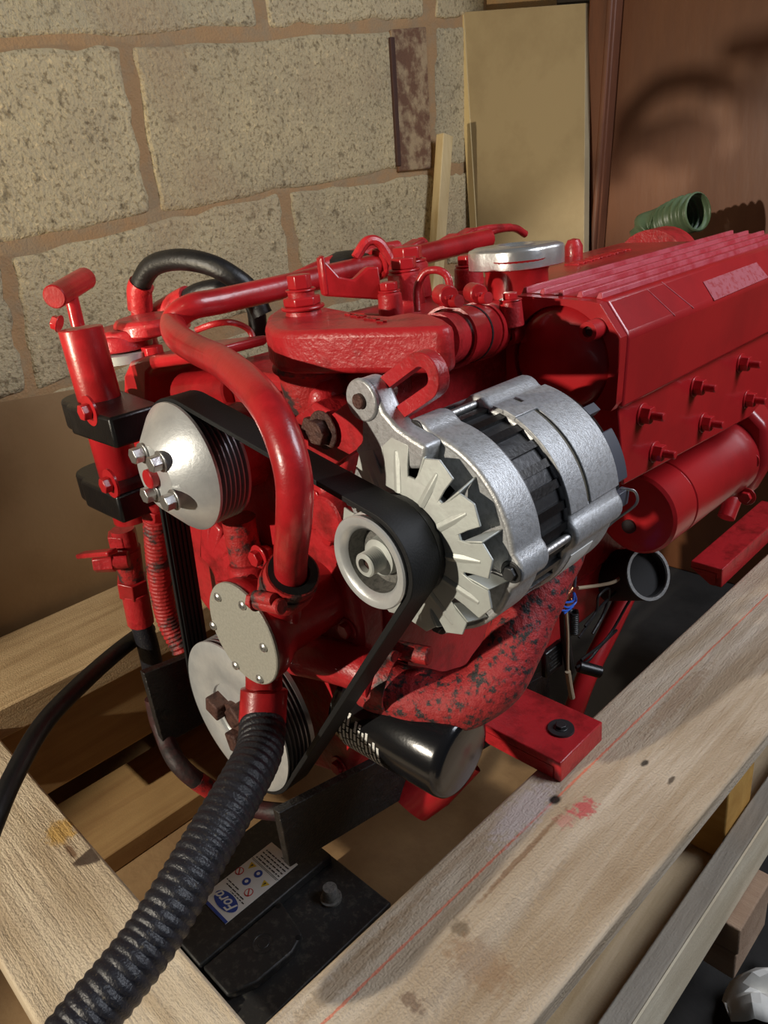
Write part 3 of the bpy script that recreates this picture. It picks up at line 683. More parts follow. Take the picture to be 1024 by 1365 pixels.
# front housing: rim, face ring, spokes and the adjusting lug
gear_ring(.058, .091, .0785, BA, .0065, .17).build('front_housing', ALU, ALT, bevel=.003, seg=3)
mb = MB(); mb.lathe([(0, .050), (0, .0765), (.005, .0765), (.005, .050)], ac(.0585), Y, 64)
mb.lathe([(0, .016), (0, .034), (.005, .034), (.005, .016)], ac(.0585), Y, 48)
for k in range(10):
    a = 2 * PI * k / 10 + .2; dd = Vector((math.cos(a), 0, math.sin(a))); mb.bar(ac(.062) + dd * .03, ac(.062) + dd * .055, .009, .005, Y)
mb.build('front_face', ALU, ALT, bevel=.001)
lp_ = aY(484, 533, .042); lc = Vector((lp_.x, .042, lp_.z))
dl = (lc - ac(.042)); dl.normalize(); ul = Vector((-dl.z, 0, dl.x))
sh = []
for k in range(13): t = -PI / 2 + PI * k / 12; sh.append(lc + (ul * math.sin(t) + dl * math.cos(t)) * .0145)
la_ = math.atan2(dl.z, dl.x)
def rp_(r, a): return ac(.042) + Vector((math.cos(a), 0, math.sin(a))) * r
sh += [rp_(.092, la_ + .10), rp_(.0785, la_ + .22), rp_(.0775, la_ + .36), rp_(.060, la_ + .36), rp_(.060, la_ - .62), rp_(.0775, la_ - .62), rp_(.079, la_ - .45), rp_(.084, la_ - .28), rp_(.094, la_ - .17)]
mb = MB(); mb.prism(sh, (0, .018, 0)); mb.build('adjusting_lug', ALU, ALT, bevel=.003, seg=3)
MB().lathe([(0, 0), (0, .0150), (.004, .0155), (.004, 0)], lc - Y * .0025, Y, 32).build('lug_boss', ALU, ALT, bevel=.0012)
MB().cyl(lc - Y * .006, lc + Y * .03, .0055, seg=18, ch=.0008).build('lug_bolt', RUST, ALT)
# through bolts
for a in BA:
    dd = Vector((math.cos(a), 0, math.sin(a))); q = ac(.09) + dd * .0785
    MB().cyl(q, q + Y * .04, .0032, seg=14).build('through_bolt', STEEL, ALT)
    bolt(ac(.0585) + dd * .0765, -Y, .0055, DARKM, parent=ALT, h=.7, washer=1.5)
# rear housing
gear_ring(.123, .190, .079, BA, .0065, .16, inner=.05).build('rear_housing', ALU, ALT, bevel=.0035, seg=3)
def arcpanel(a0, a1, y0, y1, r, th):
    mb = MB(); n = 20; L = []
    A = [ac(y0) + Vector((math.cos(a0 + (a1 - a0) * k / n), 0, math.sin(a0 + (a1 - a0) * k / n))) * r for k in range(n + 1)]
    for rr, sgn in ((r, 1),):
        rows = []
        for yy, q in ((y0, r - .001), (y0, r + th), (y1, r + th), (y1, r - .001)):
            rows.append([mb.bm.verts.new(ac(yy) + Vector((math.cos(a0 + (a1 - a0) * k / n), 0, math.sin(a0 + (a1 - a0) * k / n))) * q) for k in range(n + 1)])
        for i in range(4):
            R0_, R1_ = rows[i], rows[(i + 1) % 4]
            for k in range(n): mb.bm.faces.new((R0_[k], R0_[k + 1], R1_[k + 1], R1_[k]))
        mb.bm.faces.new([r_[0] for r_ in rows]); mb.bm.faces.new([r_[-1] for r_ in rows][::-1])
    return mb
q = aY(700, 555, .14); am = math.atan2(q.z - AZ, q.x - AX)
arcpanel(bd[0] + .22, am - .02, .1235, .146, .079, .0018).build('raised_panel', ALU, ALT, bevel=.0006)
arcpanel(am + .12, bd[1] - .2, .1235, .146, .079, .0018).build('raised_panel', ALU, ALT, bevel=.0006)
arcpanel(bd[0] + .22, bd[1] - .2, .1500, .1895, .079, .0018).build('raised_panel', ALU, ALT, bevel=.0006)
arcpanel(am - .02, am + .12, .1235, .1515, .079, .0026).build('raised_panel', ALU, ALT, bevel=.0006)
arcpanel(bd[0] - .75, bd[0] - .28, .135, .165, .079, .0006).build('paper_label', WHITE, ALT)
arcpanel(bd[0] + .24, bd[1] - .22, .1462, .1498, .0788, .0006).build('dirty_groove', GRIME, ALT)
MB().lathe([(0, 0), (0, .076), (.012, .074), (.020, .066), (.022, 0)], ac(.190), Y, 56).build('rear_cover', BPL, ALT)
arcpanel(bd[0] + .22, bd[0] + .75, .1902, .207, .0745, .004).build('regulator_cover', GREYT, ALT, bevel=.001)
arcpanel(bd[0] + .95, bd[0] + 1.05, .1902, .206, .0745, .006).build('terminal_clip', GREYT, ALT, bevel=.001)
arcpanel(bd[0] - .05, bd[0] + .12, .1902, .206, .0745, .006).build('terminal_clip', GREYT, ALT, bevel=.001)
MB().tube([aY(828, 652, .20), aY(846, 655, .205), aY(848, 672, .205), aY(822, 692, .2), aY(808, 704, .195)], .0011, 8).build('spring_clip', STEEL, ALT)
# fan with bent vanes
FY = .036
fan = MB(); NF = 12; rnd = random.Random(4)
def pv(r, a, y=0): return ac(FY + y) + Vector((math.cos(a), 0, math.sin(a))) * r
fan.lathe([(0, .012), (0, .036), (.003, .052), (.005, .052), (.0025, .036), (.0025, .012)], ac(FY), Y, 60)
for k in range(NF):
    a = 2 * PI * k / NF + .1 + rnd.uniform(-.03, .03); sp = 2 * PI / NF; ro = .0755 + rnd.uniform(-.0025, .0025)
    # finger, its tip cut askew
    fan.prism([pv(.049, a - sp * .50, .0024), pv(.060, a - sp * .43, .004), pv(ro * .95, a - sp * .42, .006), pv(ro, a - sp * .02, .006), pv(ro * .92, a + sp * .28, .006), pv(.059, a + sp * .30, .004), pv(.049, a + sp * .44, .0024)], (0, .0018, 0))
    # vane folded back along one edge
    e0, e1 = pv(.053, a + sp * .31, .004), pv(ro * .92, a + sp * .28, .0062)
    e2, e3 = pv(ro * .99, a + sp * .36, .022), pv(.060, a + sp * .33, .019)
    dn = (e1 - e0).cross(e2 - e0).normalized() * .0016
    fan.prism([e0, e1, e2, e3], dn)
    # pressed stiffening rib
    c0, c1 = pv(.038, a - sp * .12, .0004), pv(ro * .88, a - sp * .10, .0058); rw = (c1 - c0).cross(Y).normalized()
    fan.prism([c0 - rw * .0035, c0 + rw * .0035, c0 - Y * .0014], c1 - c0)
fan.build('cooling_fan', ZINC, ALT, bevel=.0006, smooth=25)
MB().lathe([(0, .010), (0, .038), (.006, .038), (.006, .010)], ac(.031), Y, 40).build('fan_spacer', DARKM, ALT)
# pulley on the alternator
PR = .0345
def grooved(y0, y1, r, depth, n):
    pr = []; w = (y1 - y0) / n
    for k in range(n): pr += [(y0 + w * k + w * .12, r), (y0 + w * k + w * .42, r - depth), (y0 + w * k + w * .58, r - depth), (y0 + w * k + w * .88, r)]
    return pr
mb = MB(); mb.lathe([(.017, .010), (.017, .0215), (.004, .024), (.0, .0275), (-.0008, .029), (-.0008, PR - .001), (.0005, PR)] + grooved(.003, .028, PR - .0005, .0022, 6) + [(.030, PR), (.030, .010)], ac(0), Y, 64)
mb.build('alternator_pulley', ALUB, ALT, smooth=40)
MB().lathe([(.0165, .0145), (.0165, .0213), (.0042, .0236), (.0036, .0236)], ac(0), Y, 48).build('pulley_dish', DULLD, ALT)
mb = MB(); mb.lathe([(.017, 0), (.017, .0145), (.010, .0135), (.009, .009)] + [(.009 - i * .0008, .0088 if i % 2 else .0080) for i in range(1, 16)] + [(-.004, .0078), (-.0042, .0052), (.001, .0048), (.001, 0)], ac(0), Y, 32); mb.build('shaft_nut', ZINC, ALT, smooth=30)
mb = MB(); mb.lathe([(.0008, 0), (.0008, .0047), (.0002, .0047)], ac(0), Y, 10); mb.build('shaft_socket', RUST, ALT, smooth=0)

# ---- upper pulley (coolant pump) with cone and four bolts
wc = Vector((.0056, 0, .574))
mb = MB(); mb.lathe([(-.027, 0), (-.027, .0275), (-.0262, .0285), (-.0255, .0310), (-.004, .0555), (-.001, .0580), (.0015, .0580), (.0018, .050), (.0018, 0)], wc, Y, 72)
wp = mb.build('coolant_pump_pulley', ALUB, ENG, smooth=30)
MB().lathe([(.0019, .03)] + grooved(.002, .030, .0565, .0040, 6) + [(.032, .0565), (.032, 0)], wc, Y, 72).build('belt_grooves', GROOVE, wp, smooth=30)
HUB = [(188, 604), (212, 615), (203, 656), (230, 666)]
for px, py in HUB:
    q = aY(px + 3, py, -.0275); bolt(q, -Y, .0072, STEEL, parent=wp, h=1.25, washer=1.3)
q = aY(213, 636, -.0272); MB().cyl((wc.x, -.026, wc.z), (wc.x, -.034, wc.z), .0085, seg=24, ch=.0008).build('hub_end', RED, wp, label='small red painted shaft end')
MB().cyl((wc.x, .032, wc.z), (wc.x, .07, wc.z), .035, .04, 36).build('coolant_pump_body', REDC, ENG)
# ---- crank pulley
mb = MB(); mb.lathe([(.006, 0), (.006, .036), (.001, .038), (.001, .046), (.0, .048), (.0, .080), (.0015, .0845), (.003, .0848), (.0035, .07), (.0035, 0)], (0, 0, .3), Y, 88)
cr = mb.build('crank_pulley', ALUB, ENG, smooth=30)
MB().lathe([(.0036, .06)] + grooved(.004, .032, .084, .0045, 6) + [(.036, .0845), (.036, 0)], (0, 0, .3), Y, 88).build('belt_grooves', GROOVE, cr, smooth=30)
mb = MB(); mb.lathe([(0, .0), (0, .017), (.008, .018), (.008, 0)], (0, -.002, .3), Y, 32)
mb.build('crank_hub', RUST, cr)
for k in range(3):
    a = .75 + k * 2 * PI / 3; dd = Vector((math.cos(a), 0, math.sin(a))); q = Vector((0, -.001, .3)) + dd * .013
    MB().bar(q, q + dd * .021, .019, .022, Y).build('starting_dog', RUST, cr, bevel=.002)
# belts: one flat ribbed belt round the three pulleys
CIR = [(0, .3, .0848), (wc.x, wc.z, .0567), (AX, AZ, .0347)]
def hull(off, n=240):
    L = []
    for k in range(n):
        a = 2 * PI * k / n; c, s_ = math.cos(a), math.sin(a)
        b = max(CIR, key=lambda q: q[0] * c + q[1] * s_ + q[2]); L.append((b[0] + c * (b[2] + off), b[1] + s_ * (b[2] + off)))
    return L
mb = MB(); mb.ringplate([(x, .0025, z) for x, z in hull(.0042)], [(x, .0025, z) for x, z in hull(.0)], (0, .0275, 0)); mb.build('drive_belt', BELT, ENG, bevel=.0006, smooth=40, label='black ribbed drive belt')
mb = MB()
for j in range(5): mb.ringplate([(x, .0055 + j * .0047, z) for x, z in hull(.0006)], [(x, .0055 + j * .0047, z) for x, z in hull(-.0016)], (0, .0026, 0))
mb.build('belt_rib', BELT, ENG)

# ---- raw water pump with round cover plate
pc = Vector((.087, -.021, .445)); pr_ = .0475
pb = MB().lathe([(0, 0), (0, pr_ - .001), (.005, pr_), (.012, pr_ - .001), (.030, .036), (.075, .034), (.09, .034)], pc + Y * .003, Y, 56).build('raw_water_pump', RED, ENG, bevel=.001)
plate = MB().lathe([(0, 0), (0, pr_ - .0008), (.001, pr_), (.003, pr_), (.003, 0)], pc - Y * .0005, Y, 64).build('cover_plate', DULL, pb, label='round speckled grey cover plate')
for px, py in ((292, 795), (325, 806), (286, 833), (353, 862), (316, 886), (348, 904)):
    q = aY(px, py, pc.y); q.y = pc.y - .0005
    MB().lathe([(0, .0042), (.0018, .0042), (.0028, .003), (.0028, .0012), (.0014, .0010), (.0014, 0)], q, -Y, 18).build('cover_screw', STEEL, pb)
# upper port, clamp and the long bent pipe
b0 = aY(380, 850, .005); b1 = aY(372, 800, .004); b2 = aY(386, 772, .001); b3 = aY(389, 740, -.006)
MB().tube([pc + Vector((.02, .022, .0)), aY(372, 830, .008), b1, b2], .0195, 24).build('pump_port', RED, pb)
MB().lathe([(0, .0135), (0, .0215), (-.034, .0215), (-.034, .0135)], b2 + (b2 - b1).normalized() * .012, (b2 - b1), 36).build('port_sleeve', REDDIRTY, ENG)
MB().lathe([(0, .0137), (.0004, .0200), (.0008, .0137)], b2 + (b2 - b1).normalized() * .0122, (b2 - b1), 36).build('sleeve_rubber', BELT, ENG)
dd = (b2 - b1).normalized()
cl = clamp(b2 - dd * .006, dd, .0218, ENG, ((.2, -1, 0), (1, .15, .12)), w=.012, m=REDDIRTY)
qq = b2 - dd * .014 + Vector((.006, -.026, 0)); ax_ = Vector((1, .15, .10)).normalized()
MB().cyl(qq - ax_ * .008, qq + ax_ * .020, .0065, seg=18, ch=.001).build('clamp_barrel', REDDIRTY, cl)
bolt(qq - ax_ * .008, -ax_, .0068, REDDIRTY, parent=cl, name='clamp_screw', h=.9, washer=1.2)
MB().cyl(aY(326, 778, .0), aY(336, 776, .002), .007, seg=14).build('clamp_screw', REDC, cl)
LONGX, LONGZ = -.1, .6925
path = [b2 + dd * .004, aY(388, 735, -.012), aY(392, 690, -.022), aY(392, 640, -.022), aY(380, 590, -.018), aY(358, 543, -.010), aY(328, 508, .006), aY(295, 482, .024), aY(262, 466, .040), aY(238, 450, .055),
        aX(231, 432, -.112), aX(240, 418, -.109), aX(258, 408, -.102), aX(290, 402, LONGX), aX(340, 391, LONGX), aX(400, 377, LONGX), aX(480, 358, LONGX), aX(560, 340, LONGX), aX(650, 318, LONGX)]
MB().tube(path, .0128, 28, 8).build('water_pipe', RED, ENG, label='long bent red water pipe')
mb = MB(); q0 = aX(500, 353, LONGX); q1 = aX(524, 348, LONGX); mb.cyl(q0, q1, .0185, seg=28, ch=.002); pcl = mb.build('pipe_joiner', RED, ENG)
MB().tube([q0 + Vector((.0, -.03, .012)), q0 + Vector((.006, -.015, .028)), q0 + Vector((.012, .0, .024)), q0 + Vector((.02, .01, .0))], .006, 10).build('pipe_strap', REDC, ENG)
# lower port and the corrugated suction hose
d0 = aY(352, 900, -.004); d1 = aY(352, 925, -.012); d2 = aY(350, 962, -.022)
MB().tube([pc + Vector((.0, .018, -.02)), d0, d1], .0165, 24).build('pump_port', RED, pb)
MB().tube([d1 + (d1 - d2) * .2, d1, d2], .0198, 24, rf=lambda L, t: .0185 + .0025 * min(1, t * 6)).build('lower_sleeve', RED, ENG)
sp_ = [d2 + (d1 - d2) * .15, aD(346, 1000, .645), aD(324, 1045, .612), aD(280, 1121, .572), aD(241, 1187, .545), aD(202, 1250, .525), aD(158, 1308, .505), aD(110, 1366, .488), aD(66, 1425, .47)]
MB().tube(sp_, .02, 28, 40, rf=lambda L, t: .0192 + .0013 * (0.5 + .5 * math.sin(L * 2 * PI / .0076)) ** .6).build('suction_hose', DUSTY, ENG, smooth=60, label='dusty black corrugated suction hose')

# ---- hand sump pump on the left
ta = aY(103, 432, .03); tb = aY(196, 770, .03)
axd = (tb - ta).normalized(); L_ = (tb - ta).length
def sp(px, py): return aY(px, py, .03)
pump = MB().lathe([(0, 0), (0, .021), (.001, .0222), (.16, .0222), (.161, .0215), (.164, .0205), (.214, .0205), (.215, .0198), (.216, 0)], sp(107, 437), axd, 40).build('sump_hand_pump', RED, ENG, label='upright red hand pump with a tee handle')
mb = MB(); r0 = sp(104, 434); r1 = sp(94, 392); mb.cyl(r0, r1, .0068, seg=20); mb.build('pump_rod', RED, pump)
h0 = sp(68, 397); h0.y = .012; h0 = aY(72, 396, .004); h1 = aY(114, 371, .062)
mb = MB(); mb.cyl(h0, h1, .0115, seg=28, ch=.0012); mb.build('tee_handle', RED, pump)
bolt(sp(80, 432), Vector((-.7, -.6, .4)), .008, RED, parent=pump, h=.8, washer=1.2)
def pclamp(cpx, cpy, rpx, rpy, bpx, bpy):
    c = sp(cpx, cpy); e = sp(rpx, rpy); mb = MB(); h = .031
    d_ = Vector((e.x - c.x, 0, 0)); outl = []
    for k in range(17): t = PI / 2 + PI * k / 16; outl.append((c.x + .030 * math.cos(t), .03 + .030 * math.sin(t)))
    outl += [(c.x + .012, .0), (c.x + .02, -.006), (e.x, -.006), (e.x, .05), (c.x + .02, .06)]
    mb.prism([(x, y, c.z - h / 2) for x, y in outl], (0, 0, h)); o = mb.build('pump_clamp', BPL, pump, bevel=.003)
    q = aY(bpx, bpy, -.007); MB().lathe([(0, 0), (0, .0155), (.0025, .0155), (.0025, 0)], Vector((q.x, -.004, q.z)) + Y * .0, -Y, 28).build('clamp_washer', RED, pump)
    bolt((q.x, -.0066, q.z), -Y, .0085, RED, parent=pump, h=1.0, washer=0)
pclamp(124, 545, 188, 535, 118, 548)
pclamp(141, 640, 192, 625, 146, 645)
# reducing nuts, drain cock and hose below the pump
mb = MB(); mb.cyl(sp(163, 705), sp(172, 742), .0135, seg=24); mb.build('pump_neck', REDC, pump)
def hexnut(p0, p1, r, m, nm, par):
    d_ = (p1 - p0); M_ = frame(p0, d_); mb = MB(); mb.prism([M_ @ Vector((r * math.cos(k * PI / 3), r * math.sin(k * PI / 3), 0)) for k in range(6)], d_); return mb.build(nm, m, par, bevel=.001)
hexnut(sp(162, 709), sp(166, 726), .018, REDC, 'union_nut', pump)
MB().cyl(sp(168, 728), sp(176, 772), .0165, .0145, 24, .002).build('cock_body', REDDIRTY, pump)
hexnut(sp(176, 770), sp(179, 790), .0195, RED, 'union_nut', pump)
MB().cyl(sp(180, 788), sp(188, 830), .0165, seg=12, ch=.001).build('hose_ferrule', REDC, pump)
MB().tube([sp(187, 826), sp(197, 860), sp(206, 900)], .0135, 20).build('drain_hose', DUSTY, pump)
a, b = aY(172, 745, .02), aY(128, 750, -.01)
mb = MB(); mb.cyl(a, a.lerp(b, .5), .010, .012, 18); mb.cyl(a.lerp(b, .45), b + (b - a) * .05, .014, .012, 6); mb.build('cock_plug', REDC, pump, bevel=.001)
MB().bar(aY(150, 736, -.012), aY(108, 740, -.02), .006, .014, Y).build('cock_lever', REDC, pump, bevel=.002)
# ribbed red conduit between pump and belt
rp = [aY(206, 668, .035), aY(207, 690, .035), aY(210, 740, .035), aY(216, 790, .035), aY(226, 830, .037), aY(244, 866, .04)]
MB().tube(rp[:2] + [aY(207, 702, .035)], .0115, 18).build('conduit_end', REDC, ENG)
hexnut(aY(206, 674, .035), aY(206, 686, .035), .0155, REDC, 'conduit_collar', ENG)
MB().tube(rp[1:], .013, 20, 44, rf=lambda L, t: .0122 + .0016 * (.5 + .5 * math.sin(L * 2 * PI / .0055))).build('ribbed_conduit', REDDIRTY, ENG, smooth=60)

# ---- filter head bracket and fittings behind the upper pulley
c = aY(215, 500, .10)
mb = MB(); q = [aY(x_, y_, .085) for x_, y_ in ((164, 600), (164, 500), (172, 482), (190, 476), (262, 470), (262, 484), (204, 492), (196, 500), (196, 600))]
mb.prism(q, (0, .09, 0)); mb.build('channel_bracket', RED, ENG, bevel=.005, seg=3)
q = aY(207, 484, .12); MB().cyl(q - Z * .012, q + Z * .006, .023, .021, 28, .002).build('bracket_boss', REDC, ENG)
bolt(q + Z * .006, Z, .0125, RED, h=.9, washer=1.3)
MB().cyl(aY(250, 525, .12), aY(320, 520, .13), .024, .024, 28, .002).build('shaft_housing', RED, ENG)
for px, py, yy, r, h in ((163, 464, .105, .036, .018), (176, 450, .12, .042, .014), (205, 442, .14, .044, .018)):
    q = aY(px, py, yy); MB().lathe([(0, 0), (0, r), (h * .7, r), (h, r * .9), (h, 0)], q, Z, 36).build('filter_head', REDC, ENG, bevel=.002)
q = aY(166, 480, .10); MB().lathe([(0, 0), (0, .033), (.010, .034), (.010, 0)], q, Z, 32).build('filter_ring', ZINC, ENG)
q = aY(188, 432, .17); MB().cyl(q - Z * .03, q + Z * .012, .0165, .015, 24, .002).build('banjo_post', REDC, ENG); hexnut(q - Z * .008, q + Z * .006, .0185, REDC, 'union_nut', ENG)
f0 = aY(188, 430, .17); f1 = aY(186, 388, .17)
MB().tube([f0, aY(187, 410, .17), f1], .0115, 18).build('hose_tail', REDC, ENG)
MB().tube([f0.lerp(f1, .45), f1, aY(189, 378, .172)], .0155, 20).build('hose_ferrule', REDC, ENG)
MB().tube([f1, aY(191, 371, .172), aY(206, 353, .178), aY(240, 346, .19), aY(280, 353, .205), aY(312, 370, .22), aY(335, 390, .235), aY(350, 420, .24)], .0125, 20, 8).build('fuel_hose', BLACK, ENG, label='arching black rubber fuel hose')
MB().tube([aY(205, 440, .19), aY(215, 420, .2), aY(240, 404, .21)], .015, 18).build('hose_tail', REDC, ENG)
MB().tube([aY(216, 418, .20), aY(240, 404, .21), aY(252, 398, .215)], .0165, 18).build('hose_ferrule', REDC, ENG)
MB().tube([aY(244, 402, .212), aY(266, 389, .22), aY(295, 384, .235), aY(320, 388, .25), aY(340, 410, .26), aY(345, 450, .26)], .0115, 18, 8).build('fuel_hose', BLACK, ENG)
MB().tube([aY(262, 440, .14), aY(285, 432, .15), aY(310, 430, .17), aY(332, 440, .19), aY(340, 460, .19)], .0035, 10).build('bleed_pipe', REDC, ENG)
# fuel injection gear behind the long pipe
mb = MB(); q = aX(445, 345, -.13); mb.lathe([(0, 0), (0, .036), (.022, .036), (.034, .028), (.040, .012), (.041, 0)], q - Z * .034 + Y * .02, Z, 28); mb.build('breather_cap', BLACK, ENG)
MB().tube([aX(395, 372, -.135), aX(440, 352, -.135), aX(490, 338, -.135), aX(530, 330, -.135)], .009, 14).build('fuel_rail', REDC, ENG)
for pts in (((455, 362), (460, 350), (485, 343), (498, 350), (505, 362)), ((520, 345), (545, 332), (562, 322), (566, 330), (555, 342)), ((590, 335), (600, 324), (625, 312), (650, 305), (680, 303)), ((640, 318), (660, 307), (685, 304), (700, 312))):
    MB().tube([aX(*q, -.125) for q in pts], .0055, 12).build('injector_pipe', REDC, ENG)
for px, py in ((590, 330), (612, 322), (540, 338)):
    q = aX(px, py, -.12); MB().bar(q - Y * .02 - Z * .006, q + Y * .03 + Z * .006, .022, .02).build('injector_clamp', REDC, ENG, bevel=.003)
q = aX(765, 328, .0); MB().lathe([(0, .012), (.02, .012), (.028, .008), (.03, 0)], q - Z * .02, Z, 20).build('vent_knob', REDC, ENG)
MB().lathe([(0, 0), (0, .06), (.05, .06), (.06, .05), (.06, 0)], aX(845, 335, -.0) + Vector((0, .05, -.035)), Y, 32).build('air_intake', REDC, ENG)
# lifting eye plate
pts = [aZ(*q, .69) for q in ((430, 372), (432, 398), (505, 410), (510, 380))]
a, b = aY(432, 395, .19), aY(510, 400, .235)
mb = MB(); w_ = (b - a); hgt = .032
mb.prism([a, b, b + Z * hgt, b.lerp(a, .2) + Z * hgt * .95, b.lerp(a, .45) + Z * hgt * .55, b.lerp(a, .7) + Z * hgt * .62, b.lerp(a, .88) + Z * hgt, a + Z * hgt * 1.15], (-.01, .004, 0)); 
mb.prism([a, a + Z * hgt * 1.15, a + Z * hgt * 1.15 + Vector((-.016, .012, 0)), a + Vector((-.016, .012, 0))], (.004, .004, 0))
mb.build('lifting_eye', RED, ENG, bevel=.002)
# looped return pipe and small fittings
MB().tube([aY(557, 415, .24), aY(556, 385, .245), aY(566, 364, .25), aY(582, 360, .255), aY(596, 368, .26), aY(600, 388, .26), aY(600, 408, .26)], .0036, 14).build('return_pipe', REDC, ENG)
for px, py, yy, r in ((540, 372, .30, .02), (520, 400, .24, .013), (545, 360, .33, .024), (625, 365, .4, .018)):
    q = aY(px, py, yy); MB().cyl(q - Z * .03, q + Z * .008, r, r * .9, 20, .002).build('injector_body', REDC, ENG); bolt(q + Z * .008, Z, r * .7, RED, h=.8, washer=1.2)
q = aY(680, 382, .27); MB().cyl(q - Z * .035, q - Z * .012, .012, .010, 20, .001).build('sender', REDC, ENG); bolt(q - Z * .012, Z, .007, RED)
MB().box((-.02, .24, .655), (.10, .40, .662)).build('gasket_plate', RED, ENG, bevel=.002)

# ---- exhaust water bend below the alternator
p = [aY(398, 872, .05), aY(430, 878, .055), aY(470, 888, .06), aY(505, 905, .065)]
MB().tube(p, .0205, 28).build('water_inlet', REDC, ENG)
hp = [aY(496, 905, .07), aY(520, 918, .075), aY(560, 930, .085), aY(605, 934, .098), aY(645, 918, .115), aY(672, 885, .135), aY(690, 845, .155), aY(710, 800, .18), aY(730, 755, .205), aY(748, 715, .23)]
bend = MB().tube(hp, .0265, 32, 8, rf=lambda L, t: .0262 + .0006 * math.sin(L * 160)).build('water_bend_hose', REDHOSE, ENG, label='thick red hose with cracked paint showing black')
c = aY(520, 905, .07); cl = clamp(c, hp[2] - hp[0], .0262, ENG, ((.1, -.1, 1), (1, 0, 0)), m=REDDIRTY)
q = aY(538, 870, .085); MB().cyl(q - X * .008, q + Vector((.022, .01, 0)), .0085, seg=18, ch=.001).build('clamp_barrel', REDDIRTY, cl); bolt(q - X * .008, -X, .007, RUST, parent=cl, name='clamp_screw', washer=1.1)

# ---- oil filter
f0 = aY(474, 932, .075); f1 = aY(617, 1009, .086)
fd = (f1 - f0).normalized(); FL = (f1 - f0).length; FR = .041
fil = MB().lathe([(0, 0), (0, FR * .93), (.004, FR * .95), (.010, FR * .95), (.013, FR), (FL - .008, FR), (FL - .003, FR * .97), (FL, FR * .90), (FL + .001, FR * .80), (FL + .0012, 0)], f0, fd, 56).build('oil_filter', GLOSSB, ENG, label='glossy black spin-on oil filter with white print', smooth=35)
# white print wrapped round the can: short worn words in lines
u_ = Vector((0, -1, 0)); u_ = (u_ - fd * u_.dot(fd)).normalized(); w_ = fd.cross(u_)
if w_.z < 0: w_ = -w_
def onfil(t, a, r): return f0 + fd * t + (u_ * math.cos(a) + w_ * math.sin(a)) * r
mb = MB(); rnd = random.Random(2)
starts = [.28, .55, .55, .22, .45, .42, .28, .32, .12, .20, .12]
for k, st in enumerate(starts):
    t = .016 + k * .0045; a = st
    while a > -1.25:
        la = rnd.uniform(.10, .32); n = max(2, int(la / .042))
        for j in range(n):
            a1_, a2_ = a - la * j / n, a - la * (j + .88) / n
            hj = rnd.uniform(0, .0006); mb.prism([onfil(t + hj, a1_, FR + .0002), onfil(t + .0029, a1_, FR + .0002), onfil(t + .0027, a2_, FR + .0002), onfil(t + hj, a2_, FR + .0002)], (u_ * math.cos(a) + w_ * math.sin(a)) * .0002)
        a -= la + .035
mb.build('printed_text', WHITE, fil)['kind'] = 'stuff'

# ---- mounts
def foot(pA, y0, y1, x0, x1, zt_, par):
    mb = MB(); mb.prism([(x0, y0, zt_), (x1, y0, zt_), (x1, y0, .2005), (x1 - .009, y0, .2005), (x1 - .009, y0, zt_ - .010), (x0, y0, zt_ - .010)], (0, y1 - y0, 0)); o = mb.build('mounting_foot', REDC, par, bevel=.0015)
    MB().prism([(x0, y0 + .0006, zt_ - .0105), (x1 - .0095, y0 + .0006, zt_ - .0105), (x1 - .0095, y0 + .0006, .2005), (x0 + .03, y0 + .0006, .2005)], (0, .008, 0)).build('front_gusset', REDC, o)
    return o
ft = .226
a = aZ(803, 962, ft); b = aZ(748, 1018, ft); c = aZ(728, 922, ft)
fo = foot(None, b.y, a.y, .10, (a.x + b.x) / 2, ft, ENG)
q = aZ(748, 972, ft); MB().lathe([(0, 0), (0, .0145), (.0025, .0140), (.0025, 0)], q, Z, 32).build('mount_washer', DARKM, fo)
bolt(q + Z * .0022, Z, .0062, DARKM, parent=fo, h=.55, washer=1.2)
a = aZ(1010, 690, ft); b = aZ(940, 752, ft)
fo2 = foot(None, b.y - .01, a.y + .06, .165, b.x + .03, ft + .005, ENG)
# side rail of the sump and pipe going down
MB().tube([aX(848, 765, .135), aX(815, 835, .135), aX(785, 895, .135), aX(764, 950, .135)], .0135, 20).build('dip_tube', REDS, ENG)
MB().box((.10, .16, .235), (.13, .62, .30)).build('side_flange', RED, ENG, bevel=.003)

# ---- starter motor
sx, sz = .198, .405
MB().lathe([(0, 0), (0, .046), (.003, .0495), (.05, .0495), (.051, .0487), (.053, .0487), (.054, .0502), (.19, .0502), (.195, .053), (.22, .055), (.22, 0)], (sx, .445, sz), Y, 56).build('starter_motor', REDS, ENG, label='red painted starter motor body')
mb = MB(); mb.prism([(sx - .08, .665, sz - .055), (sx + .04, .665, sz - .055), (sx + .062, .665, sz), (sx + .058, .665, sz + .05), (sx + .02, .665, sz + .085), (sx - .08, .665, sz + .085)], (0, .045, 0)); mb.build('starter_flange', REDS, ENG, bevel=.008)
q = Vector((sx - .006, .4445, sz - .016)); MB().cyl(q, q - Y * .003, .0085, seg=20).build('starter_plug', DARKM, ENG)
for k in range(2): bolt((sx + .045, .66, sz - .045 + .05 * k), -Y, .008, RED)
q = aX(905, 770, .17); MB().lathe([(0, .033), (.002, .034), (.002, .030), (0, .030)], Vector((.19, .50, .30)), (1, -.3, .5), 36).build('solenoid_ring', STEEL, ENG)
MB().lathe([(-.06, 0), (-.06, .029), (0, .0295), (0, .034), (-.10, .034), (-.10, 0)], Vector((.188, .502, .299)), (1, -.3, .5), 36).build('solenoid', DARKS, ENG)
MB().lathe([(-.010, 0), (-.010, .0295)], Vector((.188, .502, .299)), (1, -.3, .5), 36).build('solenoid_shade_disc', DARKS, ENG)  # black disc set in the open cup as its deep shade
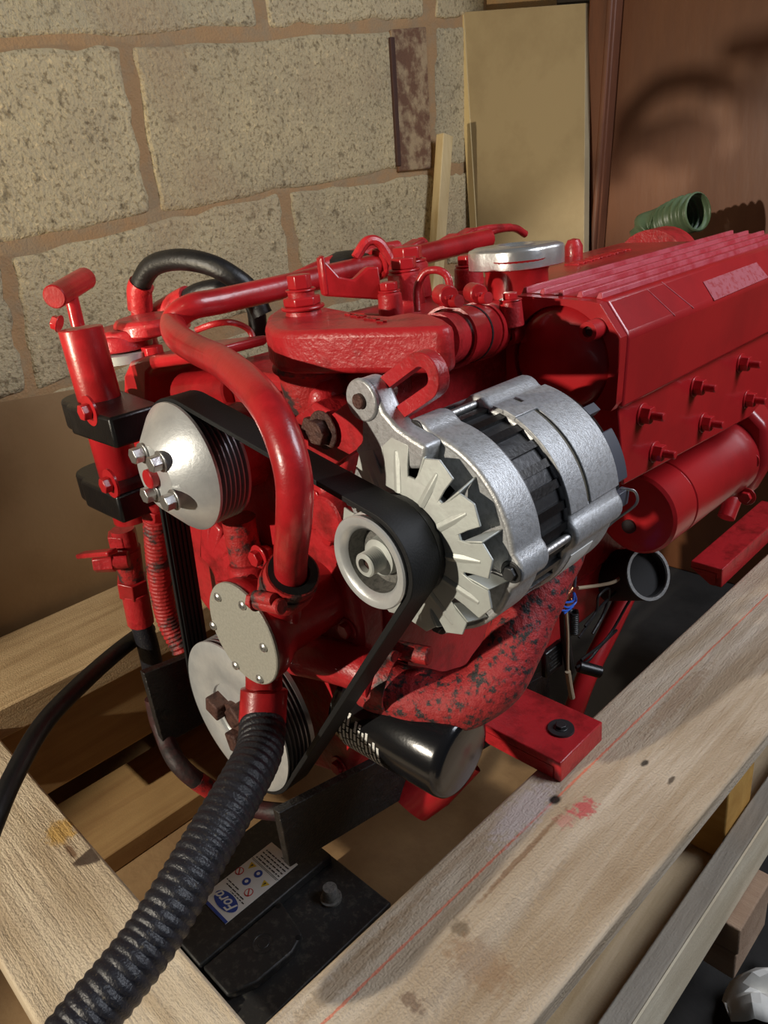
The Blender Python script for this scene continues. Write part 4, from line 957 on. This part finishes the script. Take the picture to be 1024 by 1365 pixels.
MB().tube([aX(1010, 620, .2), aX(985, 650, .2), aX(968, 690, .2)], .012, 12).build('stay_rod', RED, ENG)
# ---- wiring: relay, connector, loose wires
q = aX(736, 878, .150)
rl = MB().obox(q, (.004, 0, 0), (0, .018, 0), (0, 0, .0175)).build('relay_box', BPL, ENG, bevel=.002, label='square black relay box')
mb = MB()
for k in range(5):
    t_ = (-.010 + .005 * k); mb.obox(q + Vector((.0042, 0, t_)), (.0003, 0, 0), (0, .012 - .004 * (k % 2), 0), (0, 0, .0009))
mb.build('moulded_mark', BATT, rl)
w0 = aX(757, 770, .165); pts = []
for k in range(70):
    a = k * .62; pts.append(aX(757, 775 + k * .52, .168) + Vector((.002 * math.sin(a * .7), .007 * math.cos(a), .003 * math.sin(a))))
MB().tube(pts, .0011, 6, 2).build('coiled_wire', COPPER, ENG)
pts = [aX(x_, y_, .172) for x_, y_ in ((742, 800), (752, 803), (764, 801), (765, 790), (768, 802), (758, 810), (746, 806), (744, 812), (756, 814), (764, 808), (752, 818))]
MB().tube(pts, .0013, 6, 4).build('blue_wire', BLUEW, ENG, label='bright blue stripped wire')
MB().tube([aX(770, 784, .165), aX(800, 780, .165), aX(820, 775, .165), aX(832, 764, .165)], .0022, 8).build('tan_wire', TANW, ENG)
MB().tube([aX(755, 815, .165), aX(757, 850, .165), aX(757, 885, .165), aX(758, 905, .165)], .0018, 8).build('tan_wire', TANW, ENG)
MB().tube([aX(757, 895, .166), aX(760, 915, .166), aX(763, 930, .166)], .0035, 8).build('wire_end', TANW, ENG)
MB().tube([aX(772, 735, .17), aX(768, 760, .17), aX(766, 782, .17)], .0018, 8).build('black_wire', GREYT, ENG)
MB().tube([aX(750, 770, .16), aX(752, 810, .16), aX(754, 850, .16), aX(760, 895, .16)], .006, 10).build('wire_loom', BLACK, ENG)
pts = []
for k in range(60): pts.append(aX(765, 815 + k * .5, .163) + Vector((.005 * math.cos(k * 1.25), .005 * math.sin(k * 1.25), 0)))
MB().tube(pts, .0016, 6, 2).build('coiled_loom', BLACK, ENG)
MB().tube([aX(830, 766, .166), aX(842, 758, .166), aX(856, 750, .166)], .006, 10).build('cable_lug', BLACK, ENG)
MB().tube([aX(846, 756, .168), aX(858, 752, .168)], .0065, 6, smooth=False).build('lug_crimp', ZINC, ENG)
for q in (((772, 850), (800, 810), (830, 780), (858, 748)), ((775, 880), (810, 850), (840, 800), (870, 760)), ((780, 835), (795, 815), (798, 795), (812, 785), (806, 815), (790, 845)), ((768, 890), (785, 880), (800, 862), (822, 840))):
    MB().tube([aX(*p_, .158) for p_ in q], .0019, 8).build('black_wire', BLACK, ENG)
q = aX(771, 888, .155); MB().cyl(q, q + Vector((.02, .02, -.012)), .008, seg=12, ch=.001).build('wire_plug', BPL, ENG)
# ---- two black bearer rails under the front of the engine, and the low red hose
p0, p1 = aX(372, 1084, .11), aX(545, 994, .11)
zz = lambda y: p0.z + (p1.z - p0.z) * (y - p0.y) / (p1.y - p0.y)
mb = MB(); mb.prism([(.11, p0.y, p0.z), (.11, p0.y, p0.z - .068), (.11, .40, zz(.40) - .06), (.11, .40, zz(.40))], (-.010, 0, 0)); mb.build('bearer_rail', BSTEEL, ENG, bevel=.001)
p0, p1 = aX(192, 898, -.12), aX(252, 868, -.12)
mb = MB(); mb.prism([(-.12, p0.y, p0.z), (-.118, p0.y, p0.z - .098), (-.118, .40, p0.z - .12), (-.12, .40, p0.z - .06)], (-.010, 0, 0)); mb.build('bearer_rail', BSTEEL, ENG, bevel=.001)
MB().tube([aX(205, 930, -.145), aX(213, 965, -.14), aX(224, 993, -.12), aX(238, 1018, -.095), aX(262, 1040, -.08), aX(300, 1062, -.07), aX(340, 1078, -.05), aX(400, 1085, -.0)], .0105, 14).build('low_hose', DARK, ENG)
MB().tube([aX(262, 1040, -.0798), aX(280, 1052, -.0748), aX(296, 1060, -.0708)], .0108, 14).build('low_hose_band', REDDIRTY, ENG)

# ------------------------------------------------------------------ loose hoses
o = MB().tube([aD(-40, 1180, .70), aD(-8, 1095, .73), aD(18, 1035, .76), aD(58, 965, .81), aD(110, 910, .87), aD(160, 866, .95), aD(198, 838, 1.02)], .0105, 18, 10).build('rubber_hose', BLACK, smooth=60)
tag(o, 'thin smooth black rubber hose curving over the left end of the pallet', 'hose')
pts = [aY(862, 318, 1.05), aY(885, 300, 1.05), aY(908, 288, 1.03), aY(932, 282, 1.02)]
pts = [pts[0] + Vector((-.02, .0, -.55)), pts[0] + Vector((-.015, .0, -.2))] + pts
o = MB().tube(pts, .03, 24, 30, cap=False, rf=lambda L, t: .026 + .006 * (.5 + .5 * math.sin(L * 2 * PI / .0135))).build('ribbed_hose', GREEN, smooth=60)
tag(o, 'dark green ribbed flexible hose standing up behind the engine', 'hose')
